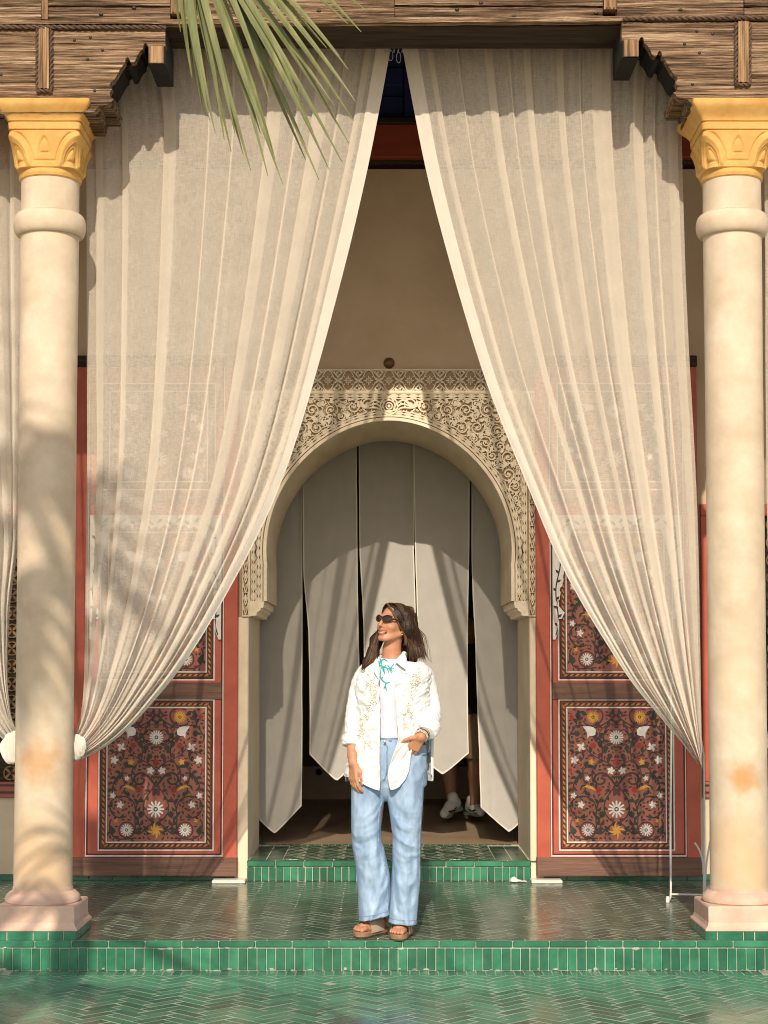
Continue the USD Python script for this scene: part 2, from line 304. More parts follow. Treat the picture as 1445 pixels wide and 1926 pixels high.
lay(terr, herring(-5.0, 5.0, YF + .061, YW - .01, (0.02, 9.0)), .0, M['tile_up'], 300, .232)
# the step up to the doorway
SX0, SX1 = X(467, YW), X(997, YW)
step = thing('threshold_step', kind='structure')
obj('grout_bed', slab(SX0, SX1, YW - .03, YB, -.03, ZT - .0002), M['grout'], step)
n = 41
riser(step, SX0, SX1, YW - .035, .0, ZT, ZT - .036, .0466)
lay(step, herring(SX0 + .222, SX1 - .222, YW + .026, YB - .062, (0.0, 11.2)), ZT, M['tile_up'], 260, .5)
for i in range(10):
    obj('border_tile', tile_mesh((SX0 + .09 + i * .183, YW - .005), 0, .183, .06, ZT + .0004, j=.002, e=.0003), M['tile_up'], step)
for i in range(37):
    obj('header_tile', tile_mesh((SX0 + .04 + i * TW, YB - .03), PI / 2, .062, TW, ZT + .0004, j=.002, e=.0003), M['tile_riser'], step)
for sx, sg in ((SX0, 1), (SX1, -1)):
    for k in range(4):
        for q in range(2):
            obj('border_tile', tile_mesh((sx + sg * (.065 + q * .105), YW + .128 + k * .2), PI / 2, .2, .105, ZT + .0006, j=.002, e=.0003), M['tile_up'], step)
# ------------------------------------------------------------------ the portico wall with its arch
XC = X(732, YW)
def PZ(pts, y): return [(float(at(u, v, y)[0]), float(at(u, v, y)[2])) for u, v in pts]
ARCH_L = [(740 - 8, 789), (680, 799), (636, 817), (606, 836), (582, 856), (558, 882), (538, 910), (523, 941), (512, 969), (505, 998), (503, 1028), (502.6, 1070), (502.6, 1131)]
_al = np.array(PZ(ARCH_L, YW)); _al[:, 0] -= XC; _al[0, 0] = 0
_t = np.r_[0, np.cumsum(np.linalg.norm(np.diff(_al[:12], axis=0), axis=1))]
_full = np.vstack([_al[:12], _al[1:12] * [-1, 1]]); 
_s = np.r_[_t, -_t[1:]]; _o = np.argsort(_s)
from scipy.interpolate import UnivariateSpline
_hx, _hz = UnivariateSpline(_s[_o], _full[_o, 0], s=2e-4), UnivariateSpline(_s[_o], _full[_o, 1], s=2e-4)
_ss = np.linspace(0, _t[-1], 60)
ARCH = np.stack([_hx(_ss), _hz(_ss)], 1); ARCH[0, 0] = 0       # left half, local x (negative), apex first
ARCH = np.vstack([ARCH, [[_al[12, 0], _al[12, 1]]]]); ARCH[-2, 0] = ARCH[-1, 0]
ARCH_HALF = -ARCH[-1, 0]
def arch_line(off=0.):
    "the arch's intrados moved outwards by off, left foot -> apex -> right foot, world x"
    L = ARCH.copy(); d = np.gradient(L, axis=0); n = np.stack([-d[:, 1], d[:, 0]], 1); n /= np.linalg.norm(n, axis=1, keepdims=True)
    n[n[:, 0] > 0] *= -1; n[0] = (0, 1)
    q = L + n * off; q[0, 0] = 0
    left = q[::-1]; right = q[1:] * [-1, 1]
    r = np.vstack([left, right]); r[:, 0] += XC; return r
OPEN_H = (SX1 - SX0) / 2
zc0, zc1 = Z(1131, YW), Z(1160, YW)
def corbel(sg):
    "stepped console under each foot of the arch, outline of the opening side"
    p = [(502.6, 1131), (497, 1131), (497, 1136), (495.5, 1143), (491, 1144), (490, 1148), (484, 1152), (482.5, 1158), (470, 1159)]
    q = np.array(PZ(p, YW)); q[:, 0] = XC + sg * (q[:, 0] - XC); return q
opening = Polygon(np.vstack([arch_line(0.), corbel(-1)[1:], [[XC + OPEN_H, zc1], [XC + OPEN_H, -.2], [XC - OPEN_H, -.2], [XC - OPEN_H, zc1]], corbel(1)[1:][::-1]])).buffer(0)
WX = 4.8
wall = thing('portico_wall', 'ochre plastered wall with arched doorway behind the curtains', 'wall', (0, 0, 0))
front = sbox(-WX, -.14, WX, Z(318, YW)).difference(opening)
wm = ext(front, YB, YB - YW)
obj('plaster', wm, M['plaster'], wall)
for sg in (-1, 1):      # cream dado, jamb strips, green skirting
    xi = XC + sg * OPEN_H
    x0, x1 = sorted((XC + sg * (OPEN_H + .075), sg * WX)); d0, d1 = sorted((xi + sg * .0, XC + sg * (OPEN_H + .078)))
    obj('jamb', cbx(d0, d1, YW - .022, YW - .001, .0, Z(1161, YW), .003), M['stucco'], wall)
    obj('jamb_reveal', bx(*sorted((xi - sg * .004, xi + sg * .002)), YW - .02, YB, ZT, Z(1158, YW)), M['plaster_low'], wall)
    obj('dado', bx(x0, x1, YW - .006, YW - .001, .0, 1.0), M['plaster_low'], wall)
    a, b = x0, x1; n = int((b - a) / .15)
    for i in range(n):
        obj('skirting_tile', cbx(a + i * (b - a) / n + .002, a + (i + 1) * (b - a) / n - .002, YW - .016, YW - .007, .001, .042, .002), M['tile_riser'], wall)
obj('blue_backing', bx(-WX, WX, YW + .03, YB, Z(229, YW), 5.45), M['blue'], wall)  # hidden board, added to stop sky light leaking between the panels
obj('dark_line', bx(-WX, WX, YW - .03, YW - .001, Z(309, YW), Z(303, YW)), M['wood_dark'], wall)
obj('red_beam', cbx(-WX, WX, YW - .09, YB, Z(303, YW), Z(241, YW), .006), M['red_beam'], wall)
obj('ledge', cbx(-WX, WX, YW - .11, YB, Z(241, YW) + .001, Z(231, YW), .004), M['wood_dark'], wall)
zb0, zb1 = Z(230, YW), 5.45
for i in range(-16, 17):
    x0 = XC + i * .29 - .145
    obj('blue_panel', cbx(x0 + .05, x0 + .24, YW - .02, YW + .02, zb0, zb1, .004), M['blue'], wall)
    obj('blue_stile', cbx(x0 - .045, x0 + .045, YW - .05, YW + .02, zb0, zb1, .006), M['blue'], wall)
    for q in range(4):
        obj('blue_louvre', cbx(x0 + .052, x0 + .238, YW - .04, YW - .021, zb0 + .04 + q * .19, zb0 + .16 + q * .19, .006), M['blue'], wall)
# ------------------------------------------------------------------ carved stucco round the arch
stucco = thing('carved_arch_surround', 'cream carved stucco surround of the arch with arabesques and star frieze', 'plasterwork')
YS = YW - .012; RD = .021
ax0, ax1 = X(455.5, YW), XC * 2 - X(455.5, YW)
zt0, zt1 = Z(737, YW), Z(697, YW)
panel = sbox(ax0, zc1, ax1, zt1).difference(opening)
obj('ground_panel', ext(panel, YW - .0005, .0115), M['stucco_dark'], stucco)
lip = Polygon(np.vstack([arch_line(0.), arch_line(.020)[::-1]])).buffer(0)
obj('arch_lip', ext(lip, YW - .001, .045), M['stucco'], stucco)
bead = Polygon(np.vstack([arch_line(.027), arch_line(.036)[::-1]])).buffer(0)
obj('arch_bead', ext(bead, YS, RD + .004), M['stucco'], stucco)
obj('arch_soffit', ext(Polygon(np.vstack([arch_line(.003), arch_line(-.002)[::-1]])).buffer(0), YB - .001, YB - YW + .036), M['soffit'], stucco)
for sg in (-1, 1):
    q = corbel(sg); xo = XC - sg * (-1) * 0
    xs = X(481.5, YW); xs = XC + sg * (xs - XC)
    pol = Polygon(np.vstack([q, [[XC + sg * (X(470, YW) - XC), zc1], [XC + sg * (X(470, YW) - XC), zc0]]])).buffer(0)
    obj('console', ext(pol.buffer(.001), YB - .002, YB - YW + .03), M['stucco'], stucco)
def stroke(pts, w): return LineString(np.asarray(pts)).buffer(w, cap_style=1, join_style=1, quad_segs=3)
def vesica(c, ang, L, W):
    t = np.linspace(0, 1, 9); p = np.vstack([np.stack([(t - .5) * L, W / 2 * np.sin(PI * t)], 1), np.stack([(.5 - t[1:-1]) * L, -W / 2 * np.sin(PI * t[1:-1])], 1)])
    co, si = math.cos(ang), math.sin(ang); return Polygon(np.stack([c[0] + p[:, 0] * co - p[:, 1] * si, c[1] + p[:, 0] * si + p[:, 1] * co], 1))
def chain(line, pitch, w, sw=.0022):
    "a plaited band: two crossing strands with almond bosses"
    ls = LineString(line); n = max(2, int(round(ls.length / pitch))); p = ls.length / n; g = []
    q = np.linspace(0, ls.length, n * 14 + 1); P = np.array([ls.interpolate(s).coords[0] for s in q]); d = np.gradient(P, axis=0); d /= np.linalg.norm(d, axis=1, keepdims=True); N_ = np.stack([-d[:, 1], d[:, 0]], 1)
    o = (w / 2) * np.cos(PI * q / p)[:, None]
    g += [stroke(P + N_ * o, sw), stroke(P - N_ * o, sw)]
    for i in range(n):
        s = i * p + (0 if False else 0); c = np.array(ls.interpolate(i * p + .0).coords[0]); c2 = np.array(ls.interpolate(min(i * p + .01, ls.length)).coords[0])
        a = math.atan2(*(c2 - c)[::-1]); g.append(vesica(c, a, p * .80, w * .66))
    for s in (1, -1): g.append(stroke(P + N_ * (w / 2 + .0045) * s, .0026))
    return unary_union(g)
chain_arch = chain(arch_line(.052), .062, .020)
xl0, xl1 = X(477, YW), 2 * XC - X(477, YW); zl = Z(746.5, YW)
chain_rect = chain([(xl0, zc1 + .004), (xl0, zl), (xl1, zl), (xl1, zc1 + .004)], .062, .020)
clipA = panel.buffer(-.001)
obj('plaited_arch_band', ext(chain_arch.intersection(clipA), YS, RD), M['stucco'], stucco)
obj('plaited_frame_band', ext(chain_rect.intersection(clipA), YS, RD), M['stucco'], stucco)
inner = Polygon(np.vstack([arch_line(.068), [[xl1 - .017, zc0], [xl1 - .017, zl - .017], [xl0 + .017, zl - .017], [xl0 + .017, zc0]]])).buffer(0)
inner = inner.intersection(sbox(xl0 + .017, zc0, xl1 - .017, zl - .017)).buffer(-.002).buffer(.001)
arng = random.Random(5)
half = inner.intersection(sbox(xl0, zc0, XC - .07, 4.0))
def teardrop(c, ang, L, W):
    t = np.linspace(0, 1, 10); w = W / 2 * np.sin(PI * t ** .7) ; bend = .22 * L * np.sin(PI * t)
    p = np.vstack([np.stack([t * L, w + bend], 1), np.stack([t[::-1] * L, -w[::-1] + bend[::-1]], 1)])
    co, si = math.cos(ang), math.sin(ang); return Polygon(np.stack([c[0] + p[:, 0] * co - p[:, 1] * si, c[1] + p[:, 0] * si + p[:, 1] * co], 1)).buffer(0)
def arabesque(region, rr, sw=.0038):
    "vine scrolls, leaves and buds packed into the region"
    placed, g = [], []
    x0, z0, x1, z1 = region.bounds
    for r in rr:
        for _ in range(900):
            c = Point(arng.uniform(x0, x1), arng.uniform(z0, z1))
            if not region.contains(c) or region.boundary.distance(c) < r * .72: continue
            if any(math.hypot(c.x - a, c.y - b) < (r + q) * .93 for a, b, q in placed): continue
            placed.append((c.x, c.y, r))
    for i, (a, b, r) in enumerate(placed):
        ph, h = arng.uniform(0, 2 * PI), arng.choice((-1, 1))
        if r > .021:
            t = np.linspace(0, 1, 44); th = ph + h * t * 2 * PI * 1.6; rad = r * (.96 - .82 * t)
            g.append(stroke(np.stack([a + rad * np.cos(th), b + rad * np.sin(th)], 1), sw * (1.05 if r > .035 else .9)))
            g.append(Point(a, b).buffer(r * .17))
            for k in range(int(3 + r * 60)):
                an = ph + k * 2 * PI / int(3 + r * 60); g.append(teardrop((a + r * .98 * math.cos(an), b + r * .98 * math.sin(an)), an + h * 1.0, r * .78, r * .44))
        elif r > .012:
            for k in range(5):
                an = ph + k * 2 * PI / 5; g.append(vesica((a + r * .55 * math.cos(an), b + r * .55 * math.sin(an)), an, r * .95, r * .5))
            g.append(Point(a, b).buffer(r * .2))
        else:
            g.append(teardrop((a - r * math.cos(ph), b - r * math.sin(ph)), ph, r * 2.1, r * 1.0))
        near = sorted(placed, key=lambda q: math.hypot(q[0] - a, q[1] - b))[1:3]
        for q in near:
            mx, mz = (a + q[0]) / 2 + h * (q[1] - b) * .3, (b + q[1]) / 2 - h * (q[0] - a) * .3
            g.append(stroke(spline([(a + (r * .9) * (mx - a) / max(1e-6, math.hypot(mx - a, mz - b)), b + (r * .9) * (mz - b) / max(1e-6, math.hypot(mx - a, mz - b))), (mx, mz), (q[0], q[1])], 12), sw * .6))
    return unary_union(g).intersection(region)
ara = arabesque(half, [.050, .043, .043, .037, .031, .026, .022, .019, .016, .013, .010, .008, .0065])
mir = affinity.scale(ara, -1, 1, origin=(XC, 0))
fine = unary_union([stroke([(x_, z_), (x_ + .012 * math.cos(a_), z_ + .012 * math.sin(a_))], .0024) for x_, z_, a_ in [(arng.uniform(half.bounds[0], half.bounds[2]), arng.uniform(half.bounds[1], half.bounds[3]), arng.uniform(0, 6.3)) for _ in range(2600)] if half.contains(Point(x_, z_)) and ara.distance(Point(x_, z_)) > .004]).intersection(half)
obj('background_leaves', ext(fine, YS, RD * .55), M['stucco'], stucco, kind='stuff'); obj('background_leaves', ext(affinity.scale(fine, -1, 1, origin=(XC, 0)), YS, RD * .55), M['stucco'], stucco, kind='stuff')
obj('spandrel_arabesque', ext(ara, YS, RD), M['stucco'], stucco)
obj('spandrel_arabesque', ext(mir, YS, RD), M['stucco'], stucco)
# keystone rosette with flanking leaves
kz = Z(765, YW); kr = .060
g = [Point(XC, kz).buffer(kr).difference(Point(XC, kz).buffer(kr - .009)), Point(XC, kz).buffer(.042).difference(Point(XC, kz).buffer(.034)), Point(XC, kz).buffer(.024).difference(Point(XC, kz).buffer(.017)), Point(XC, kz).buffer(.009)]
for sg in (-1, 1):
    for q in (.022, .0, -.022): g.append(stroke(spline([(XC + sg * .062, kz + q), (XC + sg * .10, kz + q + .012), (XC + sg * .14, kz + q * .4 - .004), (XC + sg * .18, kz + .012 + q * .3)], 16), .005))
for k in range(8): g.append(stroke([(XC + kr * .72 * math.cos(k * PI / 4), kz + kr * .72 * math.sin(k * PI / 4)), (XC + kr * .9 * math.cos(k * PI / 4 + .5), kz + kr * .9 * math.sin(k * PI / 4 + .5))], .004))
obj('keystone_rosette', ext(unary_union(g).intersection(panel), YS, RD + .006), M['stucco'], stucco)
# star frieze: one carved slab after another
fw = X(770.6, YW) - X(732, YW); fh = zt1 - zt0
def frieze_unit():
    a, b = fw / 2, fh / 2; g = []
    for s in (-1, 1):
        g += [sbox(-a, s * b - .004, a, s * b + .004), stroke([(s * a, -b), (s * a, b)], .0022)]
    for s in (-1, 1):
        for q in (-1, 1):
            g.append(stroke(spline([(s * a, 0), (s * a * .62, q * b * .22), (s * a * .42, q * b * .62), (0, q * b * .98)], 14), .0030))
            g.append(stroke(spline([(s * a * .96, q * b * .30), (s * a * .70, q * b * .62), (s * a * .36, q * b * .92)], 12), .0024))
            g.append(vesica((s * a * .80, q * b * .17), math.atan2(q * .5, -s), .026, .008)); g.append(vesica((s * a * .62, q * b * .80), math.atan2(q, s * .5), .022, .008))
            g.append(teardrop((s * a * .93, q * b * .9), math.atan2(-q, -s), .026, .010))
            g.append(vesica((s * a * .86, q * b * .52), math.atan2(q * .6, -s * .4), .02, .007))
    for k in range(8):
        an = k * PI / 4; R = .030 if k % 2 == 0 else .024
        g.append(vesica((R * .62 * math.cos(an), R * .62 * math.sin(an)), an, R * .8, .0095))
    g.append(Point(0, 0).buffer(.0045))
    for k in range(4):
        an = PI / 4 + k * PI / 2; g.append(Point(.036 * math.cos(an), .036 * math.sin(an)).buffer(.0042))
    return unary_union(g).intersection(sbox(-a + .0005, -b - .004, a - .0005, b + .004))
fu = ext(frieze_unit(), 0, .020); nf = int((ax1 - ax0) / fw) + 1
for i in range(-7, 8):
    m_ = fu.copy(); m_.apply_translation([XC + i * fw, YS, (zt0 + zt1) / 2]); 
    if abs(i * fw) + fw / 2 < (ax1 - ax0) / 2 + .02: obj('frieze_slab', m_, M['stucco'], stucco)
obj('frieze_ledge', cbx(ax0 - .004, ax1 + .004, YW - .038, YW - .002, Z(741.5, YW), Z(737.5, YW), .003), M['stucco'], stucco)
# leaf strips down both sides
def leaf_unit(w, h):
    g = []
    for s in (-1, 1):
        g.append(stroke(spline([(0, -h * .5), (s * w * .30, -h * .22), (s * w * .42, h * .05)], 10), .0026))
        g.append(stroke([(0, -h * .05), (s * w * .42, h * .30)], .0026)); g.append(stroke([(0, h * .12), (s * w * .42, h * .46)], .0022))
        g.append(teardrop((s * w * .08, -h * .30), math.atan2(1, s * .6), h * .25, .006))
    g.append(vesica((0, h * .28), PI / 2, h * .36, w * .22)); g.append(stroke([(-w * .45, h * .5), (w * .45, h * .5)], .0018))
    return unary_union(g)
sx0, sx1 = X(456.5, YW), X(468, YW); lw, lh = sx1 - sx0, .142; lu = leaf_unit(lw, lh)
for sg in (-1, 1):
    cxs = XC + sg * ((sx0 + sx1) / 2 - XC); zz = zc1 + .012; g = []
    while zz < zt0 - .05:
        g.append(affinity.translate(lu, cxs, zz + lh / 2)); zz += lh
    g += [sbox(cxs - lw / 2 - .001, zc1, cxs - lw / 2 + .003, zt0 - .02), sbox(cxs + lw / 2 - .003, zc1, cxs + lw / 2 + .008, zt0 - .02), sbox(cxs - lw / 2, zc1, cxs + lw / 2, zc1 + .009)]
    obj('leaf_strip', ext(unary_union(g).intersection(sbox(cxs - lw / 2 - .002, zc1, cxs + lw / 2 + .009, zt0)), YS, RD + .003), M['stucco'], stucco)
# small bronze knob on the wall above the arch
kp = at(732, 683, YW)
knob = thing('wall_knob', 'small round bronze knob on the plaster above the arch', 'knob', kp)
kn = lathe([(.0, 0), (.027, 0), (.030, .006), (.027, .02), (.020, .03), (.008, .034), (0, .0345)], k=28); kn.apply_transform(trimesh.transformations.rotation_matrix(PI / 2, [1, 0, 0]))
obj('boss', kn, pm('bronze', (.13, .07, .025), (.18, .10, .035), scale=30, rough=.45, metal=.4), knob, smooth=40)
rn_ = lathe([(.036, 0), (.036, .006), (.030, .007), (.030, 0)], k=28); rn_.apply_transform(trimesh.transformations.rotation_matrix(PI / 2, [1, 0, 0])); obj('rim', rn_, M['wood_rope'], knob)
# ------------------------------------------------------------------ room behind the door, ceiling
room = thing('inner_room', 'dim room with brown stone floor behind the grey cloth strips', 'room')
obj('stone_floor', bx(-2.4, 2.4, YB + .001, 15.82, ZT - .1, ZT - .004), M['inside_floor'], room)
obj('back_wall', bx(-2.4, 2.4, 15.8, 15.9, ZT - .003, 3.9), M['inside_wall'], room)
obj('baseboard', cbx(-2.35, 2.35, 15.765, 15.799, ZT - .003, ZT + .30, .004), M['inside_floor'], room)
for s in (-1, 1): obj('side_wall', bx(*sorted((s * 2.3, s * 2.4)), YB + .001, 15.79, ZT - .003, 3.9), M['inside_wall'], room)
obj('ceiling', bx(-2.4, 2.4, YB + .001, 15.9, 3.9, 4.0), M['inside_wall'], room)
pk = at(600, 1452, 15.78); obj('wall_socket', trimesh.creation.cylinder(.03, .03, transform=trimesh.transformations.translation_matrix(pk) @ trimesh.transformations.rotation_matrix(PI / 2, [1, 0, 0])), M['black'], room)
YBM = 8.53
ceil = thing('portico_ceiling', 'dark plank ceiling above the portico', 'ceiling')
for i in range(12):
    y0 = YBM + .36 + i * .165
    obj('plank', cbx(-WX, WX, y0, y0 + .16, 5.40, 5.46, .004), M['wood_dark'], ceil)
obj('fascia_board', bx(-WX, WX, YBM + .02, YBM + .06, Z(-158, YBM), 5.47), M['wood_dark'], ceil)  # unseen board, added to shut out sun between beam and roof
roof_slab = obj('roof_deck', bx(-WX, WX, YBM + .05, YB + .1, 5.47, 5.6), M['wood_dark'], ceil)
# ------------------------------------------------------------------ columns
YC = 8.72
def shaft_mat(name, c, z1, r, k):
    return pm(name, (.51, .395, .27), (.625, .505, .365), scale=5.2, rough=.72, spec=.25, bump=.4, bscale=24, bdist=.004, ramp=(.33, .6), third=(.66, .56, .435),
              stain=[((c[0] + .0, c[1] - .14, z1), r, (.50, .235, .075), k), ((c[0] - .06, c[1] - .12, .42), .3, (.60, .38, .20), .5), ((c[0] + .08, c[1] - .13, .33), .22, (.62, .40, .22), .45), ((c[0] - .1, c[1] - .12, 1.3), .3, (.58, .44, .28), .4)])
def capital(zs):
    "square block with pointed-leaf and quarter-arch relief, lofted down to the round neck"
    n = 72
    t = np.linspace(-1, 1, n, endpoint=False)
    def sq(hw, e):      # superellipse ring starting on the front face
        P = []
        for k, (ax, ay) in enumerate((((1, 0)), (0, 1), (-1, 0), (0, -1))):
            nx, ny = (0, -1, 0, 1)[0:0] or ((0, -1), (1, 0), (0, 1), (-1, 0))[k]
            for s in t:
                x, y = ax * s + nx, ay * s + ny
                L = (abs(x) ** e + abs(y) ** e) ** (1 / e); P.append((x / L * hw, y / L * hw))
        return np.array(P)
    lv = [(345, .151, 2), (343, .158, 2), (338, .162, 2), (333, .158, 2.2), (331, .152, 2.6), (329, .158, 4), (318, .161, 6), (305, .164, 9), (290, .170, 12), (275, .178, 14), (267, .182, 16), (265.5, .176, 16), (263.5, .176, 16), (262.5, .184, 18), (251, .186, 18),
          (250, .179, 18), (248.5, .179, 18), (247.5, .187, 20), (244, .190, 24), (240, .197, 28), (236, .207, 32), (232, .218, 36), (228, .228, 40), (224, .236, 40), (220, .241, 40), (213, .243, 40)]
    vs, hs, es = map(np.array, zip(*lv)); q = np.unique(np.r_[np.linspace(345, 265.6, 90), vs])[::-1]
    R = []
    o = np.argsort(vs); hf, ef = lambda v: np.interp(v, vs[o], hs[o]), lambda v: np.interp(v, vs[o], es[o])
    S = np.tile(t, 4)
    for v in q:
        P = sq(float(hf(v)), float(ef(v)))
        if 266 < v < 329:
            T = (329 - v) / (329 - 266)
            dc = np.hypot((np.abs(S) - 1.06) * 1.0, (T - .10) * .72)
            band = np.clip(1 - np.abs(dc - .56) / .10, 0, 1); inside = np.clip((.44 - dc) / .05, 0, 1)
            lf = np.maximum(np.hypot(S + .30, (T - .42) * .85), np.hypot(S - .30, (T - .42) * .85))
            ln = np.exp(-((lf - .45) / .035) ** 2) * (T > .40); base = np.exp(-((T - .40) / .025) ** 2) * (np.abs(S) < .17)
            eye = np.exp(-((np.maximum(dc - .30, .05 + .0 - (T - .12)) ) / .035) ** 2) * (dc < .42)
            low = np.exp(-((T - .17) / .03) ** 2) * (np.abs(S) < .36)
            edge = np.exp(-((dc - .68) / .03) ** 2)
            d = .010 * band - .007 * np.maximum(ln, base) - .010 * inside - .006 * eye - .006 * low - .008 * edge * (T > .12)
            d *= np.clip((329 - v) / 6, 0, 1) * np.clip((v - 266) / 4, 0, 1)
            P *= (1 + d / float(hf(v)))[:, None]
        if v > 248: pass
        R.append(np.column_stack([P, np.full(len(P), zs(v))]))
    R = np.array(R); nz = meshkit.fbm(R.reshape(-1, 3) * 14 + 3.3, 3).reshape(R.shape[:2]) - .5
    R[..., :2] *= (1 + nz * .034)[..., None]
    return loft(R)
def column(u_base, label, stain_z, dup=None):
    c = at(u_base, 1640, YC); x = c[0]
    zs = lambda v: Z(v, YC)
    t = thing('column', label, 'column', (x, YC, 0), group=None)
    sm = shaft_mat('column_stone' + ('_%d' % (u_base > 700)), (0, 0, 0), stain_z[0], stain_z[1], stain_z[2])
    z0, z1 = zs(1682), zs(345)
    prof = [(.152, z0 - .01), (.150, z0), (.1475, z0 + .05), (.146, z0 + .6), (.147, zs(700)), (.150, zs(452)), (.152, zs(447))]
    prof2 = [(.152 + .034 * math.sin(a) ** .8, zs(447) + (zs(405) - zs(447)) * (1 - math.cos(a)) / 2) for a in np.linspace(0.02, PI - .02, 16)]
    prof3 = [(.150, zs(404)), (.149, zs(380)), (.149, z1 + .02)]
    obj('shaft', lathe([(0, z0 - .01)] + prof, k=96), sm, t, smooth=40)
    obj('necking_ring', lathe([(.14, zs(447))] + prof2 + [(.14, zs(405))], k=96), sm, t, smooth=50)
    obj('upper_shaft', lathe(prof3, k=96), sm, t, smooth=40)
    zt = zs(1695)
    pb = [(.150, zt + .075), (.152, zt + .058), (.165, zt + .052), (.183, zt + .036), (.190, zt + .02), (.188, zt + .006), (.180, zt)]
    obj('base_moulding', lathe([(0, zt + .075)] + pb, k=72), M['stone_pink'], t, smooth=35)
    h = .196
    def ring(hw, z): return np.array([(-hw, -hw, z), (hw, -hw, z), (hw, hw, z), (-hw, hw, z)])
    pl = loft(np.array([ring(h + .018, .046), ring(h + .018, .054), ring(h + .006, .068), ring(h, .085), ring(h, zt - .008), ring(h - .006, zt)]))
    obj('plinth', pl, M['stone_pink'], t)
    rr = random.Random(int(u_base))
    for sx, sy in ((0, -1), (1, 0), (-1, 0)):
        a = -h - .014
        while a < h:
            w = rr.choice((.11, .055, .13, .075)); b = min(a + w, h + .014)
            if b - a > .02:
                m_ = cbx(a + .0025, b - .0025, -h - .014, -h + .02, .001, .044, .002) if sy else cbx(sx * (h + .005) - .012, sx * (h + .005) + .009, a + .0025, b - .0025, .001, .044, .002)
                obj('plinth_tile', m_, M['tile_riser'], t)
            a = b
    obj('plinth_core', bx(-h - .008, h + .008, -h - .008, h + .008, -.001, .045), M['grout'], t)
    obj('capital', capital(zs), M['ochre'], t, smooth=32)
    return t
column(81, 'left cream stone column with ochre carved capital and faint orange stain', (.88, .17, .62))
column(1391, 'right cream stone column with ochre carved capital and round rust stain', (.80, .115, .80))
# ------------------------------------------------------------------ timber lintel and brackets
beam = thing('timber_beam', 'long weathered timber beam across the top between the columns', 'beam')
def wpoly(px, y=YBM): return Polygon([tuple(at(u, v, y)[[0, 2]]) for u, v in px]).buffer(0)
def ragged(poly, amp=.004, seed=0, seg=.02):
    out = []
    r = np.array(poly.exterior.segmentize(seg).coords)[:-1]
    n = meshkit.fbm(np.column_stack([r * 14, np.full(len(r), seed * 3.7)]), 4, seed) - .5
    n2 = meshkit.fbm(np.column_stack([r * 14 + 40, np.full(len(r), seed * 3.7)]), 4, seed + 9) - .5
    return Polygon(r + np.stack([n * amp * .6, n2 * amp * 2], 1)).buffer(0)
def board(px, y, d, parent, name='board', mat=None, seed=0, amp=.004):
    me = ext(ragged(wpoly(px), amp, seed), y + d, d); return obj(name, me, mat or M['wood'], parent)
U0, U1 = -420, 1880
ml = lambda u: 42 - (u - 330) * .0065 if u > 0 else 44
# upper boards, split by battens; the lower lip board runs through
sp = [(-420, -190), (-186, 77), (91, 320), (346, 742), (743, 1134), (1161, 1399), (1401, 1640), (1644, 1880)]
for i, (a, b) in enumerate(sp):
    board([(a, -160), (b, -160), (b, 12 if i % 2 else 10), (a, 12 if i % 2 else 9)], YBM + .004 * (i % 2), .06, beam, seed=i)
    board([(a, 13.5), (b, 13.5), (b, ml(b) - 6), (a, ml(a) - 6)], YBM + .003 * ((i + 1) % 2), .06, beam, seed=i + 30)
for (a, b, v1) in ((78.5, 90, 36), (322, 344, 27), (1136, 1159, 19), (1399.5, 1400.5, 30)):
    if b - a > 2: board([(a, -160), (b, -160), (b, v1), (a, v1)], YBM - (.016 if b - a > 15 else .002), .07, beam, 'batten', M['wood_v'], int(a), .002)
    if b - a > 15:
        for k in range(3):
            q = a + (b - a) * (.22 + k * .28); board([(q - 1.6, -160), (q + 1.6, -160), (q + 1.6, v1 - 2), (q - 1.6, v1 - 2)], YBM - .022, .008, beam, 'batten_reed', M['wood_v'], int(a + k), .001)
board([(U0, 38), (U0, 45.5)] + [(u, ml(u) + 2 + (2.2 if 330 < u < 1166 else 1)) for u in range(-400, 1880, 40)] + [(U1, 34), (U1, 28)] + [(u, ml(u) - 5) for u in range(1860, -400, -40)], YBM - .012, .05, beam, 'lip_board', M['wood'], 77, .003)
obj('beam_core', bx(X(U0, YBM), X(U1, YBM), YBM + .062, YBM + .345, Z(44, YBM) + .012, Z(-150, YBM)), M['wood_dark'], beam)
obj('soffit_board', cbx(X(U0, YBM), X(U1, YBM), YBM + .04, YBM + .350, Z(45, YBM) - .0, Z(45, YBM) + .011, .003), M['wood_dark'], beam)
def rope(p, q, r, pitch=.034):
    "a twisted rope moulding between two points"
    p, q = np.array(p), np.array(q); L = np.linalg.norm(q - p); n = max(3, int(L / pitch)); k = 8
    d = (q - p) / L; up = np.array([0, -1.0, 0]); sd = np.cross(d, up); ms = []
    s = np.linspace(0, L, n * 6 + 1); 
    for ph in (0, PI):
        a = 2 * PI * s / (pitch * 2) + ph
        ms.append(tube(p + d * s[:, None] + r * .5 * (np.cos(a)[:, None] * up + np.sin(a)[:, None] * sd), r * .62, 6))
    return cat_(ms)
for a, b in ((U0, 312), (1172, U1)):
    va, vb = (50 if a < 0 else 35), (51 if a < 0 else 29)
    obj('rope_moulding', rope(at(a, va, YBM - .012), at(b, vb, YBM - .012), .011), M['wood_rope'], beam)
M['shade_black'] = pm('shade_black_wood', (.006, .005, .004), (.012, .009, .007), scale=9, rough=.9)  # wood coloured near-black; the deep shade under the brackets is put into the colour
